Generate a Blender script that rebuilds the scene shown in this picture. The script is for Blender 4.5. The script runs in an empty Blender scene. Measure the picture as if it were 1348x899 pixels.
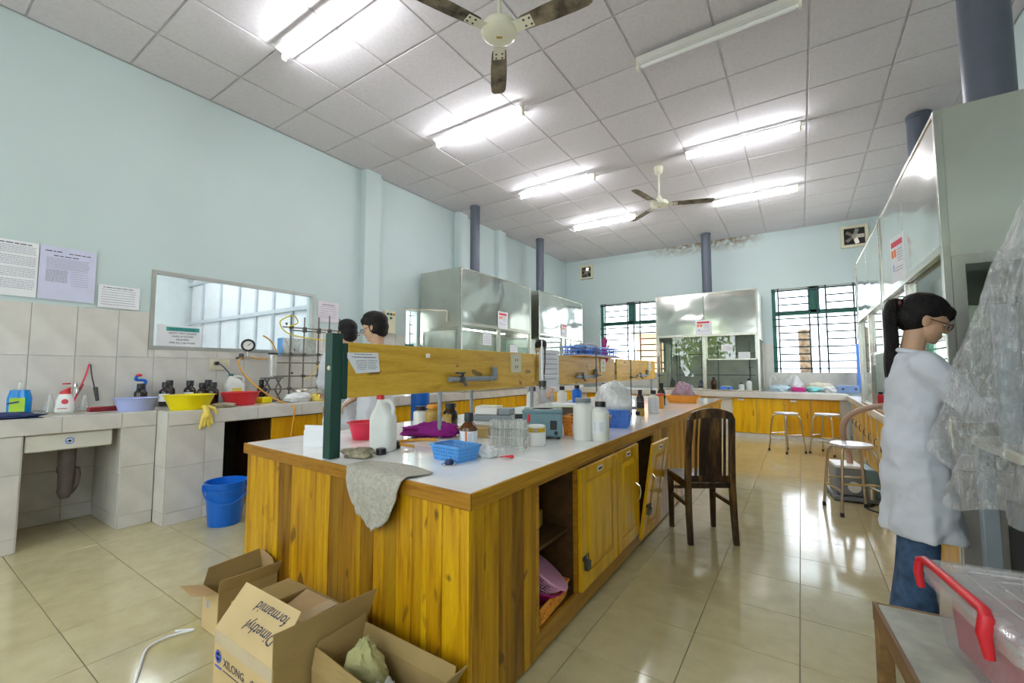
import bpy, bmesh, math, random
from mathutils import Vector, Matrix, Euler, noise
random.seed(7)
D = bpy.data; SC = bpy.context.scene; COL = SC.collection
R = math.radians; PI = math.pi

# ------------------------------------------------------------------ camera, sky, exposure
cam = D.cameras.new('camera'); cam.sensor_width = 36; cam.lens = 569.4 / 1348 * 36
cam.clip_start = 0.05; cam.clip_end = 200
camo = D.objects.new('camera', cam); COL.objects.link(camo)
_yaw = math.atan(380 / 570.6); _pit = math.atan(37.5 / 569.4)
camo.location = (0, 0, 1.25); camo.rotation_euler = (PI / 2 + _pit, 0, _yaw)
SC.camera = camo
SC.view_settings.view_transform = 'Standard'; SC.view_settings.look = 'None'
SC.view_settings.gamma = 1; SC.view_settings.use_curve_mapping = False
SC.view_settings.exposure = 0.60
TUBE = 58.0      # radiance of the fluorescent tubes
SKY = 4.2
w = D.worlds.new('sky'); SC.world = w; w.use_nodes = True
bg = w.node_tree.nodes['Background']; bg.inputs[0].default_value = (0.86, 0.93, 1.0, 1); bg.inputs[1].default_value = SKY
sun = D.lights.new('sun', 'SUN'); sun.energy = 9; sun.angle = R(2); sun.color = (1, .95, .85)
suno = D.objects.new('sun', sun); COL.objects.link(suno); suno.rotation_euler = Vector((0.25, -0.55, -1)).to_track_quat('-Z', 'Y').to_euler()
suno.location = (2, 14, 12)

# ------------------------------------------------------------------ materials
def _mat(name):
    m = D.materials.new(name); m.use_nodes = True
    nt = m.node_tree; return m, nt, nt.nodes['Principled BSDF'], nt.nodes['Material Output']
def N(nt, typ, **kw):
    n = nt.nodes.new(typ)
    for k, v in kw.items(): setattr(n, k, v)
    return n
def coords(nt, scale=(1, 1, 1), rnd=False):
    tc = N(nt, 'ShaderNodeTexCoord'); mp = N(nt, 'ShaderNodeMapping'); mp.inputs['Scale'].default_value = scale
    nt.links.new(tc.outputs['Object'], mp.inputs['Vector'])
    if rnd:
        oi = N(nt, 'ShaderNodeObjectInfo'); mu = N(nt, 'ShaderNodeMath', operation='MULTIPLY'); mu.inputs[1].default_value = 37
        nt.links.new(oi.outputs['Random'], mu.inputs[0]); nt.links.new(mu.outputs[0], mp.inputs['Location'])
    return mp.outputs[0]
def noise_n(nt, vec, scale, detail=3, rough=.5, dist=0):
    n = N(nt, 'ShaderNodeTexNoise'); n.inputs['Scale'].default_value = scale; n.inputs['Detail'].default_value = detail
    n.inputs['Roughness'].default_value = rough; n.inputs['Distortion'].default_value = dist
    nt.links.new(vec, n.inputs['Vector']); return n.outputs['Fac']
def ramp(nt, fac, stops):
    r = N(nt, 'ShaderNodeValToRGB'); e = r.color_ramp.elements
    while len(e) < len(stops): e.new(.5)
    for el, (p, c) in zip(e, stops): el.position = p; el.color = (*c, 1)
    nt.links.new(fac, r.inputs[0]); return r.outputs[0]
def bump(nt, bs, fac, strength, dist=.01):
    b = N(nt, 'ShaderNodeBump'); b.inputs['Strength'].default_value = strength; b.inputs['Distance'].default_value = dist
    nt.links.new(fac, b.inputs['Height']); nt.links.new(b.outputs[0], bs.inputs['Normal'])
def mixc(nt, fac, a, b, mode='MIX'):
    m = N(nt, 'ShaderNodeMix', data_type='RGBA', blend_type=mode)
    for k, v in ((0, fac), (6, a), (7, b)):
        if isinstance(v, (int, float)): m.inputs[k].default_value = v
        elif isinstance(v, tuple): m.inputs[k].default_value = (*v, 1)
        else: nt.links.new(v, m.inputs[k])
    return m.outputs[2]
def flat(name, c, rough=.5, metal=0, var=.08, scale=6, bmp=0, bscale=60, spec=.5, coat=0, emit=None, trans=0, alpha=1, ior=1.45):
    m, nt, bs, out = _mat(name)
    bs.inputs['Roughness'].default_value = rough; bs.inputs['Metallic'].default_value = metal
    bs.inputs['Specular IOR Level'].default_value = spec; bs.inputs['Coat Weight'].default_value = coat
    bs.inputs['Transmission Weight'].default_value = trans; bs.inputs['Alpha'].default_value = alpha; bs.inputs['IOR'].default_value = ior
    v = coords(nt)
    if var:
        f = noise_n(nt, v, scale, 4)
        d = tuple(max(0, x * (1 - var * 2)) for x in c); l = tuple(min(1, x * (1 + var)) for x in c)
        nt.links.new(ramp(nt, f, [(.3, d), (.65, l)]), bs.inputs['Base Color'])
    else: bs.inputs['Base Color'].default_value = (*c, 1)
    if bmp: bump(nt, bs, noise_n(nt, v, bscale, 4), bmp)
    if emit:
        bs.inputs['Emission Color'].default_value = (*c, 1); bs.inputs['Emission Strength'].default_value = emit
    return m
def wood(name, stops, grain=(14, 14, 1.1), rough=.32, knots=True, spread=.5, coat=.2):
    m, nt, bs, out = _mat(name)
    v = coords(nt, grain, True); f = noise_n(nt, v, 1.6, 5, .6, .6)
    c = ramp(nt, f, stops)
    oi = N(nt, 'ShaderNodeObjectInfo')
    tint = ramp(nt, oi.outputs['Random'], [(0, (1 - spread, (1 - spread) * .86, .62)), (.35, (.86, .8, .7)), (.7, (1, 1, .9)), (1, (1.0, 1.0, 1.0))])
    c = mixc(nt, 1.0, c, tint, 'MULTIPLY')
    fine = noise_n(nt, coords(nt, tuple(g * 9 for g in grain), True), 3, 3)
    c = mixc(nt, .22, c, ramp(nt, fine, [(.35, (.30, .16, .05)), (.7, (1, .95, .8))]), 'MULTIPLY')
    if knots:
        k = noise_n(nt, coords(nt, tuple(4.5 if g > 4 else 2.2 for g in grain), True), 3.0, 1.5, .5, .3)
        c = mixc(nt, ramp(nt, k, [(.672, (0, 0, 0)), (.735, (.75, .75, .75))]), c, (.085, .03, .01))
    nt.links.new(c, bs.inputs['Base Color'])
    bs.inputs['Roughness'].default_value = rough; bs.inputs['Coat Weight'].default_value = coat; bs.inputs['Coat Roughness'].default_value = .2; bs.inputs['Specular IOR Level'].default_value = .35
    bump(nt, bs, fine, .08, .003)
    return m
def steel(name, c=(.66, .66, .62), rough=.12, wav=.25, wscale=1.6, dist=.12):
    m, nt, bs, out = _mat(name)
    bs.inputs['Metallic'].default_value = 1
    v = coords(nt, (1, 1, 1), True)
    f = noise_n(nt, v, 3, 3); nt.links.new(ramp(nt, f, [(.3, tuple(x * .88 for x in c)), (.7, c)]), bs.inputs['Base Color'])
    bs.inputs['Roughness'].default_value = rough
    if wav: bump(nt, bs, noise_n(nt, v, wscale, 1.0, .4, .4), wav, dist)
    return m
def glass_thin(name, tint=(.9, .96, .94), fac=.12, rough=.02):
    m, nt, bs, out = _mat(name); nt.nodes.remove(bs)
    t = N(nt, 'ShaderNodeBsdfTransparent'); t.inputs[0].default_value = (*tint, 1)
    g = N(nt, 'ShaderNodeBsdfGlossy'); g.inputs['Roughness'].default_value = rough
    lw = N(nt, 'ShaderNodeLayerWeight'); lw.inputs[0].default_value = .5
    pw = N(nt, 'ShaderNodeMath', operation='POWER'); pw.inputs[1].default_value = 4; nt.links.new(lw.outputs['Facing'], pw.inputs[0])
    ad = N(nt, 'ShaderNodeMath', operation='MULTIPLY_ADD'); ad.inputs[1].default_value = .6; ad.inputs[2].default_value = fac; nt.links.new(pw.outputs[0], ad.inputs[0])
    mx = N(nt, 'ShaderNodeMixShader'); nt.links.new(ad.outputs[0], mx.inputs[0]); nt.links.new(t.outputs[0], mx.inputs[1]); nt.links.new(g.outputs[0], mx.inputs[2])
    nt.links.new(mx.outputs[0], out.inputs[0]); return m
def film(name, c, op, rough=.15, wr=.8, scale=22, gl=.35):
    """clear or milky plastic: partly see-through, partly diffuse, with a gloss and wrinkles"""
    m, nt, bs, out = _mat(name)
    t = N(nt, 'ShaderNodeBsdfTransparent')
    mx = N(nt, 'ShaderNodeMixShader')
    v = coords(nt, (1, 1, .45)); f = noise_n(nt, v, scale, 5, .65, 1.2)
    nt.links.new(ramp(nt, f, [(.3, (op * .6,) * 3), (.7, (min(1, op * 1.5),) * 3)]), mx.inputs[0])
    bs.inputs['Base Color'].default_value = (*c, 1); bs.inputs['Roughness'].default_value = rough
    bs.inputs['Specular IOR Level'].default_value = 1.0; bs.inputs['Subsurface Weight'].default_value = 0
    if wr: bump(nt, bs, f, wr, .03)
    g = N(nt, 'ShaderNodeBsdfGlossy'); g.inputs['Roughness'].default_value = rough * .8
    mx2 = N(nt, 'ShaderNodeMixShader'); mx2.inputs[0].default_value = .06 * gl / .35
    if wr:
        b = [n for n in nt.nodes if n.type == 'BUMP'][0]; nt.links.new(b.outputs[0], g.inputs['Normal'])
    nt.links.new(t.outputs[0], mx.inputs[1]); nt.links.new(bs.outputs[0], mx.inputs[2])
    nt.links.new(mx.outputs[0], mx2.inputs[1]); nt.links.new(g.outputs[0], mx2.inputs[2])
    nt.links.new(mx2.outputs[0], out.inputs[0]); return m

def stained_wall(name, c):
    m, nt, bs, out = _mat(name); v = coords(nt)
    col = ramp(nt, noise_n(nt, v, 1.2, 5), [(.3, tuple(x * .95 for x in c)), (.7, c)])
    # damp, rusty stain on the back wall under the ceiling, around the vent pipe
    sx = N(nt, 'ShaderNodeSeparateXYZ'); nt.links.new(v, sx.inputs[0])
    def mr(sock, a, b_, c0, c1):
        n = N(nt, 'ShaderNodeMapRange'); nt.links.new(sock, n.inputs[0])
        for i, k in enumerate((a, b_, c0, c1)): n.inputs[i + 1].default_value = k
        return n.outputs[0]
    def mul(a, b_):
        n = N(nt, 'ShaderNodeMath', operation='MULTIPLY'); nt.links.new(a, n.inputs[0]); nt.links.new(b_, n.inputs[1]); return n.outputs[0]
    k = mul(mr(sx.outputs[2], 3.86, 4.14, 0, 1), mul(mr(sx.outputs[0], -3.1, -2.2, 0, 1), mr(sx.outputs[0], -1.0, -.5, 1, 0)))
    sp = ramp(nt, noise_n(nt, v, 9, 6, .7), [(.40, (0, 0, 0)), (.54, (1, 1, 1))])
    kk = N(nt, 'ShaderNodeMix', data_type='RGBA', blend_type='MULTIPLY'); kk.inputs[0].default_value = 1
    nt.links.new(k, kk.inputs[6]); nt.links.new(sp, kk.inputs[7])
    col = mixc(nt, kk.outputs[2], col, (.22, .13, .05))
    nt.links.new(col, bs.inputs['Base Color']); bs.inputs['Roughness'].default_value = .55
    bump(nt, bs, noise_n(nt, v, 40, 3), .04, .004); return m

M = {}
M['wall'] = stained_wall('mint_wall_paint', (.58, .685, .685))
M['panel'] = flat('ceiling_panel_white', (.69, .655, .685), .8, var=.03, scale=30, bmp=.05, bscale=120)
M['grid'] = flat('ceiling_grid', (.58, .555, .575), .6)
M['grout'] = flat('floor_grout', (.33, .27, .19), .7)
M['dirtgrout'] = flat('wall_tile_grout', (.52, .47, .36), .7)
M['wtile'] = flat('white_wall_tile', (.67, .64, .59), .22, var=.05, scale=5)
M['btile'] = flat('bench_top_tile', (.95, .935, .93), .09, var=.04, scale=5)
M['white'] = flat('white_plastic', (.84, .84, .82), .35, var=.02)
M['milk'] = flat('milky_plastic', (.80, .80, .76), .35, var=.03, trans=.0)
M['paper'] = flat('white_paper', (.82, .83, .86), .8, var=.03)
M['lilacpaper'] = flat('lilac_paper', (.64, .65, .83), .8, var=.03)
M['ink'] = flat('print_ink', (.06, .06, .09), .8, var=0)
M['greyink'] = flat('grey_print_ink', (.36, .36, .46), .8, var=0)
M['red'] = flat('red_plastic', (.62, .02, .03), .35, var=.04)
M['redink'] = flat('red_ink', (.65, .06, .09), .6, var=0)
M['orangeink'] = flat('orange_ink', (.85, .22, .06), .6, var=0)
M['teal'] = flat('teal_print', (.05, .38, .35), .6, var=.03)
M['blueink'] = flat('blue_ink', (.08, .12, .5), .6, var=0)
M['pinkred'] = flat('bright_red_plastic', (.74, .03, .08), .35, var=.04)
M['yellow'] = flat('yellow_plastic', (.85, .70, .0), .38, var=.05)
M['glove'] = flat('yellow_rubber', (.86, .66, .12), .55, var=.06, bmp=.1)
M['lav'] = flat('lavender_plastic', (.42, .47, .80), .4, var=.03)
M['blue'] = flat('blue_plastic', (.005, .14, .62), .3, var=.06)
M['blue2'] = flat('mid_blue_plastic', (.10, .27, .80), .35, var=.05)
M['blue3'] = flat('sky_blue_plastic', (.10, .36, .78), .35, var=.06)
M['orange'] = flat('orange_plastic', (.82, .33, .03), .4, var=.06)
M['magenta'] = flat('magenta_plastic', (.5, .02, .2), .35, var=.04)
M['magcloth'] = flat('magenta_cloth', (.26, .01, .20), .9, var=.12, bmp=.3, bscale=200)
M['pink'] = flat('pink_plastic', (.68, .32, .5), .4, var=.04)
M['black'] = flat('black_plastic', (.018, .018, .022), .4, var=.05)
M['navy'] = flat('navy_rubber', (.02, .035, .12), .5, var=.08)
M['grey'] = flat('grey_plastic', (.22, .24, .27), .45, var=.04)
M['pvc'] = flat('grey_pvc', (.105, .12, .16), .42, var=.04)
M['pvc2'] = flat('light_grey_pvc', (.26, .30, .33), .45, var=.05)
M['drain'] = flat('dirty_drain_pipe', (.16, .13, .12), .5, var=.15)
M['green'] = flat('dark_green_paint', (.015, .06, .045), .4, var=.06)
M['wgreen'] = flat('window_green_paint', (.02, .14, .10), .4, var=.06)
M['bar'] = flat('dark_bar_paint', (.03, .06, .07), .5, var=.05)
M['alu'] = flat('aluminium_frame', (.50, .51, .48), .4, metal=.6, var=.04)
M['chrome'] = steel('chrome', (.78, .78, .76), .15, 0)
M['rust'] = steel('worn_chrome', (.62, .56, .48), .3, 0)
M['steel'] = steel('wavy_stainless_sheet', (.74, .74, .69), .13, .32, 1.5, .10)
M['steel2'] = steel('dull_stainless_sheet', (.62, .62, .55), .3, .12, 2.0, .05)
M['stframe'] = steel('stainless_trim', (.60, .59, .53), .26, .05)
M['rod'] = flat('dull_steel_rod', (.20, .18, .15), .4, metal=.5, var=.1)
M['iron'] = flat('cast_grey_iron', (.10, .10, .10), .45, metal=.6, var=.1)
M['amber'] = flat('amber_glass', (.10, .03, .006), .08, var=.1, spec=.7)
M['darkamber'] = flat('dark_amber_glass', (.022, .012, .008), .1, var=.1, spec=.7)
M['ochre'] = flat('ochre_contents', (.50, .33, .07), .25, var=.12, scale=18)
M['glass'] = film('clear_glass', (.86, .89, .88), .10, .05, 0, 8, .6)
M['tubeglass'] = film('test_tube_glass', (.84, .87, .82), .17, .06, 0, 8, .5)
M['pane'] = glass_thin('window_pane', (.95, .98, .98), .025)
M['sash'] = glass_thin('sash_glass', (.90, .94, .90), .07)
M['bag'] = film('thin_white_bag', (.88, .89, .90), .82, .3, .3, 14, .3)
M['sheet'] = film('clear_plastic_sheet', (.80, .83, .88), .085, .10, 1.0, 34, 2.0)
M['tubclear'] = film('clear_tub_plastic', (.80, .76, .76), .13, .18, 0, 3, .6)
M['lidclear'] = film('clear_box_plastic', (.80, .76, .76), .34, .18, 0, 3, .6)
M['cotton'] = flat('cotton_wool', (.85, .86, .86), .95, var=.05, bmp=.4, bscale=80)
M['rag'] = flat('dirty_rag', (.47, .44, .37), .95, var=.10, scale=70, bmp=.5, bscale=160)
M['brownrag'] = flat('brown_rag', (.33, .29, .2), .95, var=.3, scale=20, bmp=.5, bscale=120)
M['greenrag'] = flat('olive_rag', (.42, .40, .18), .95, var=.15, scale=12, bmp=.5, bscale=120)
M['card'] = flat('brown_cardboard', (.38, .26, .10), .8, var=.07, scale=4, bmp=.05, bscale=90)
M['cardin'] = flat('pale_cardboard', (.50, .335, .16), .8, var=.07, scale=4)
M['cardlight'] = flat('printed_cardboard', (.62, .45, .22), .75, var=.05, scale=4)
M['tape'] = flat('packing_tape', (.60, .48, .32), .25, var=.04)
M['mantle'] = flat('blue_grey_enamel', (.16, .27, .31), .35, var=.06)
M['hose'] = flat('pinkish_rubber_hose', (.50, .33, .25), .5, var=.06)
M['orhose'] = flat('orange_rubber_tube', (.70, .34, .04), .5, var=.06)
M['yelhose'] = flat('yellow_tube', (.80, .62, .03), .4, var=.05)
M['coat'] = flat('white_lab_coat', (.64, .66, .72), .9, var=.04, bmp=.15, bscale=260)
M['jeans'] = flat('blue_denim', (.05, .10, .19), .9, var=.2, scale=22, bmp=.2, bscale=300)
M['trouser'] = flat('dark_trousers', (.03, .03, .04), .9, var=.1)
M['skin'] = flat('skin', (.60, .36, .23), .5, var=.04, scale=12)
M['hair'] = flat('black_hair', (.008, .006, .006), .55, var=.4, scale=60, bmp=.6, bscale=110, spec=.3)
M['lens'] = glass_thin('spectacle_lens', (.95, .95, .95), .05)
M['eye'] = flat('eye_white', (.8, .78, .75), .2, var=0)
M['darkred'] = flat('dark_red_frame', (.09, .01, .015), .3, var=0)
M['leaf'] = flat('tree_leaf', (.20, .30, .03), .6, var=.3, scale=3)
M['bark'] = flat('tree_bark', (.16, .11, .07), .9, var=.3, scale=12, bmp=.6, bscale=20)
M['salmon'] = flat('salmon_house_wall', (.72, .36, .22), .8, var=.08)
M['concrete'] = flat('pale_concrete', (.55, .53, .49), .85, var=.1)
M['dust'] = flat('dusty_fan_blade', (.20, .165, .11), .6, var=.45, scale=9)
M['cream'] = flat('cream_enamel', (.78, .77, .62), .3, var=.03)
M['socket'] = flat('ivory_socket', (.72, .68, .5), .4, var=.03)
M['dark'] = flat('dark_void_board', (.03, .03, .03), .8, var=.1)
M['sinkc'] = flat('sink_ceramic', (.74, .72, .64), .2, var=.04)
M['tubeon'] = flat('lit_tube', (.95, .97, 1.0), .5, var=0, emit=TUBE)
M['hoodfill'] = flat('hood_fill_tube', (.95, .97, 1.0), .5, var=0, emit=9)
M['tubeoff'] = flat('unlit_tube', (.82, .84, .82), .3, var=0)
ACACIA = [(.28, (.22, .085, .003)), (.45, (.58, .29, .004)), (.6, (.74, .43, .006)), (.8, (.86, .56, .012))]
M['plank'] = wood('acacia_plank', ACACIA, (13, 13, .9), .38, True, .56, .06)
M['door'] = wood('acacia_door', [(.25, (.58, .28, .005)), (.5, (.84, .48, .006)), (.8, (.95, .60, .012))], (10, 10, .9), .3, False, .15, .12)
M['trimw'] = wood('worktop_edging', [(.25, (.30, .13, .006)), (.5, (.52, .26, .012)), (.8, (.66, .38, .03))], (3, 2, 30), .38, False, .3)
M['board'] = wood('rack_board', [(.25, (.52, .26, .02)), (.5, (.76, .46, .05)), (.8, (.88, .60, .10))], (10, 1.1, 12), .4, True, .1, .05)
M['inside'] = wood('cabinet_inside', [(.25, (.05, .022, .006)), (.6, (.11, .055, .016)), (.9, (.15, .08, .022))], (8, 1, 8), .6, False, .2, 0)  # wood colour darkened to deepen the shade inside the cabinets
M['chairw'] = wood('dark_worn_chair_wood', [(.3, (.014, .007, .004)), (.47, (.04, .02, .011)), (.58, (.12, .062, .022)), (.72, (.26, .15, .055))], (9, 9, 1.4), .28, False, .1, .4)
M['tablew'] = wood('table_edge_wood', [(.25, (.12, .06, .02)), (.6, (.27, .15, .06)), (.9, (.35, .21, .09))], (12, 1.5, 12), .5, False, .2, 0)
M['tabletop'] = flat('worn_grey_laminate', (.36, .36, .29), .5, var=.14, scale=10)
M['floor'] = None
def floor_mat():
    m, nt, bs, out = _mat('glazed_floor_tile'); v = coords(nt, (1, 1, 1), True)
    c = ramp(nt, noise_n(nt, v, 9, 6, .6), [(.3, (.48, .415, .225)), (.7, (.56, .49, .285))])
    nt.links.new(c, bs.inputs['Base Color']); bs.inputs['Roughness'].default_value = .11; bs.inputs['Specular IOR Level'].default_value = .85
    bump(nt, bs, noise_n(nt, v, 4, 2), .025, .01); return m
M['floor'] = floor_mat()

# ------------------------------------------------------------------ mesh helpers
def rotm(rx=0, ry=0, rz=0): return Euler((rx, ry, rz)).to_matrix().to_4x4()
class B:
    def __init__(s): s.v = []; s.f = []
    def add(s, vs, fs, m=None):
        o = len(s.v)
        s.v += [tuple(m @ Vector(p)) if m else tuple(p) for p in vs]
        s.f += [tuple(i + o for i in f) for f in fs]; return s
    def box(s, x0, x1, y0, y1, z0, z1, m=None):
        return s.add([(x0, y0, z0), (x1, y0, z0), (x1, y1, z0), (x0, y1, z0), (x0, y0, z1), (x1, y0, z1), (x1, y1, z1), (x0, y1, z1)],
                     [(3, 2, 1, 0), (4, 5, 6, 7), (0, 1, 5, 4), (1, 2, 6, 5), (2, 3, 7, 6), (3, 0, 4, 7)], m)
    def loft(s, rings, closed=True, cap=True):
        o = len(s.v); n = len(rings[0])
        for r in rings: s.v += [tuple(p) for p in r]
        for i in range(len(rings) - 1):
            for j in range(n if closed else n - 1):
                k = (j + 1) % n
                s.f.append((o + i * n + j, o + i * n + k, o + (i + 1) * n + k, o + (i + 1) * n + j))
        if cap and closed:
            s.f.append(tuple(o + j for j in reversed(range(n)))); s.f.append(tuple(o + (len(rings) - 1) * n + j for j in range(n)))
        return s
    def lathe(s, prof, n=24, c=(0, 0, 0), sx=1, sy=1, cap=True):
        return s.loft([[(c[0] + r * sx * math.cos(2 * PI * j / n), c[1] + r * sy * math.sin(2 * PI * j / n), c[2] + z) for j in range(n)] for r, z in prof], True, cap)
    def tube(s, pts, r, n=10, cap=True):
        pts = [Vector(p) for p in pts]; rings = []; a = None
        for i, p in enumerate(pts):
            t = (pts[min(i + 1, len(pts) - 1)] - pts[max(i - 1, 0)]).normalized()
            if a is None: a = t.orthogonal().normalized()
            else: a = (a - t * a.dot(t)).normalized()
            b = t.cross(a); rr = r[i] if isinstance(r, (list, tuple)) else r
            rings.append([p + a * rr * math.cos(2 * PI * j / n) + b * rr * math.sin(2 * PI * j / n) for j in range(n)])
        return s.loft(rings, True, cap)
    def cyl(s, p0, p1, r0, r1=None, n=16): return s.tube([p0, p1], [r0, r0 if r1 is None else r1], n)
    def ell(s, c, r, nu=16, nv=10, m=None):
        if not isinstance(r, (tuple, list)): r = (r, r, r)
        vs = []; fs = []
        for i in range(1, nv):
            a = PI * i / nv
            for j in range(nu):
                b = 2 * PI * j / nu
                vs.append((c[0] + r[0] * math.sin(a) * math.cos(b), c[1] + r[1] * math.sin(a) * math.sin(b), c[2] + r[2] * math.cos(a)))
        t = len(vs); vs += [(c[0], c[1], c[2] + r[2]), (c[0], c[1], c[2] - r[2])]
        for i in range(nv - 2):
            for j in range(nu):
                k = (j + 1) % nu; fs.append((i * nu + j, (i + 1) * nu + j, (i + 1) * nu + k, i * nu + k))
        for j in range(nu):
            k = (j + 1) % nu; fs.append((t, j, k)); fs.append((t + 1, (nv - 2) * nu + k, (nv - 2) * nu + j))
        return s.add(vs, fs, m)
    def cap(s, p0, p1, r0, r1=None, n=14):
        r1 = r0 if r1 is None else r1
        s.cyl(p0, p1, r0, r1, n); s.ell(p0, r0, n, 8); s.ell(p1, r1, n, 8); return s
    def grid(s, fn, nu, nv, m=None):
        vs = [fn(i / nu, j / nv) for j in range(nv + 1) for i in range(nu + 1)]
        fs = [(j * (nu + 1) + i, j * (nu + 1) + i + 1, (j + 1) * (nu + 1) + i + 1, (j + 1) * (nu + 1) + i) for j in range(nv) for i in range(nu)]
        return s.add(vs, fs, m)
    def mesh(s, name, mat, smooth=True, ang=38):
        me = D.meshes.new(name); me.from_pydata(s.v, [], s.f); me.materials.append(mat)
        bm = bmesh.new(); bm.from_mesh(me); bmesh.ops.recalc_face_normals(bm, faces=bm.faces); bm.to_mesh(me); bm.free()
        if smooth:
            me.polygons.foreach_set('use_smooth', [True] * len(me.polygons)); me.set_sharp_from_angle(angle=R(ang))
        me.update(); return me
def obj(name, data, parent=None, loc=None):
    o = D.objects.new(name, data); COL.objects.link(o)
    if parent: o.parent = parent
    if loc is not None: o.location = loc
    return o
def part(name, b, mat, parent, smooth=True, bev=0, solid=0, sub=0, wire=0, label=None, ang=38, stuff=False):
    o = obj(name, b.mesh(name, mat, smooth, ang), parent)
    if wire: md = o.modifiers.new('wire', 'WIREFRAME'); md.thickness = wire; md.use_replace = True
    if solid: md = o.modifiers.new('solid', 'SOLIDIFY'); md.thickness = solid; md.offset = 0
    if bev: md = o.modifiers.new('bevel', 'BEVEL'); md.width = bev; md.segments = 2; md.limit_method = 'ANGLE'
    if sub: md = o.modifiers.new('sub', 'SUBSURF'); md.levels = sub; md.render_levels = sub
    if label: o['label'] = label
    if stuff: o['kind'] = 'stuff'
    return o
def tag(o, label, cat, group=None):
    o['label'] = label; o['category'] = cat
    if group: o['group'] = group
    return o
def thing(name, label, cat, loc=(0, 0, 0), rz=0, group=None):
    o = obj(name, None, None, loc); o.rotation_euler = (0, 0, rz); o.empty_display_size = .1
    return tag(o, label, cat, group)
def single(name, b, mat, label, cat, loc=(0, 0, 0), rz=0, group=None, **k):
    o = part(name, b, mat, None, **k); o.location = loc; o.rotation_euler = (0, 0, rz)
    return tag(o, label, cat, group)
def struct(name, b=None, mat=None, **k):
    o = part(name, b, mat, None, **k) if b else obj(name, None)
    o['kind'] = 'structure'; return o
def dup(root, loc, rz, label, group=None):
    def cp(o, par):
        c = o.copy(); COL.objects.link(c); c.parent = par
        for ch in kids.get(o.name, []): cp(ch, c)
        return c
    kids = {}
    for o in list(root.children_recursive): kids.setdefault(o.parent.name, []).append(o)
    r = cp(root, None); r.location = loc; r.rotation_euler = (0, 0, rz); r['label'] = label
    if group: r['group'] = group
    return r
def arc(c, r, a0, a1, n, f): return [f(c, r, R(a0 + (a1 - a0) * i / n)) for i in range(n + 1)]
def bez(pts, n=8):
    """Catmull-Rom through points"""
    P = [Vector(p) for p in pts]; out = []
    for i in range(len(P) - 1):
        a = P[max(i - 1, 0)]; b = P[i]; c = P[i + 1]; d = P[min(i + 2, len(P) - 1)]
        for k in range(n):
            t = k / n
            out.append(.5 * ((2 * b) + (c - a) * t + (2 * a - 5 * b + 4 * c - d) * t * t + (3 * b - a - 3 * c + d) * t ** 3))
    out.append(P[-1]); return out
_tilem = {}
def tile_box(name, parent, sx, sy, sz, mat, loc, bev=.002, rot=None):
    """one piece (tile, plank, panel) centred at loc, mesh shared between equal sizes"""
    k = (name, round(sx, 4), round(sy, 4), round(sz, 4), mat.name)
    if k not in _tilem:
        b = B(); x, y, z = sx / 2, sy / 2, sz / 2
        mn = min(sx, sy, sz); e = min(bev, mn * .4)
        ax = (sx, sy, sz).index(mn)
        # chamfered slab: both large faces inset by e
        def P(u, v, d):
            p = [u, v]; p.insert(ax, d); return tuple(p)
        hs = [h for i, h in enumerate((x, y, z)) if i != ax]; t = (x, y, z)[ax]
        for d0, d1 in ((-t, t),):
            r = lambda e_, d: [P(-hs[0] + e_, -hs[1] + e_, d), P(hs[0] - e_, -hs[1] + e_, d), P(hs[0] - e_, hs[1] - e_, d), P(-hs[0] + e_, hs[1] - e_, d)]
            b.loft([r(e, -t), r(0, -t + e), r(0, t - e), r(e, t)])
        _tilem[k] = b.mesh(name, mat, False)
    o = obj(name, _tilem[k], parent, loc)
    if rot: o.rotation_euler = rot
    return o
def text_mesh(s, size, mat, parent, mtx, name='lettering', align='LEFT', shear=0, ext=.0004, space=1):
    c = D.curves.new(name, 'FONT'); c.body = s; c.size = size; c.align_x = align; c.extrude = ext; c.shear = shear; c.resolution_u = 2; c.space_character = space
    t = D.objects.new('tmp_text', c); COL.objects.link(t)
    me = D.meshes.new_from_object(t.evaluated_get(bpy.context.evaluated_depsgraph_get())); D.objects.remove(t); D.curves.remove(c)
    me.materials.clear(); me.materials.append(mat)
    o = obj(name, me, parent); o.matrix_local = mtx; return o
def frame_m(o, r, u):
    r = Vector(r).normalized(); u = Vector(u).normalized(); n = r.cross(u)
    return Matrix(((r.x, u.x, n.x, o[0]), (r.y, u.y, n.y, o[1]), (r.z, u.z, n.z, o[2]), (0, 0, 0, 1)))
def printed(parent, rows, mat, z=.0012, seed=1, wmin=.006, name='printed_text'):
    """lines of small print: rows = (x0, x1, y, height)"""
    rn = random.Random(seed); b = B()
    for x0, x1, y, h in rows:
        x = x0
        while x < x1 - wmin:
            ww = min(x1 - x, wmin * (1 + 2.6 * rn.random())); b.add([(x, y, z), (x + ww, y, z), (x + ww, y + h, z), (x, y + h, z)], [(0, 1, 2, 3)]); x += ww + wmin * .5
    return part(name, b, mat, parent, False, stuff=True)
def rect(parent, name, x0, x1, y0, y1, z, mat): return part(name, B().box(x0, x1, y0, y1, z - .0004, z), mat, parent, False)
def paper(label, cat, o, r, u, w_, h_, mat=None, outline=None, name='paper_notice', group=None):
    b = B()
    pts = outline or [(0, 0), (w_, 0), (w_, h_), (0, h_)]
    b.loft([[(x, y, 0) for x, y in pts], [(x, y, .0008) for x, y in pts]])
    p = part(name, b, mat or M['paper'], None, False); p.matrix_world = frame_m(o, r, u)
    return tag(p, label, cat, group)
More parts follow.
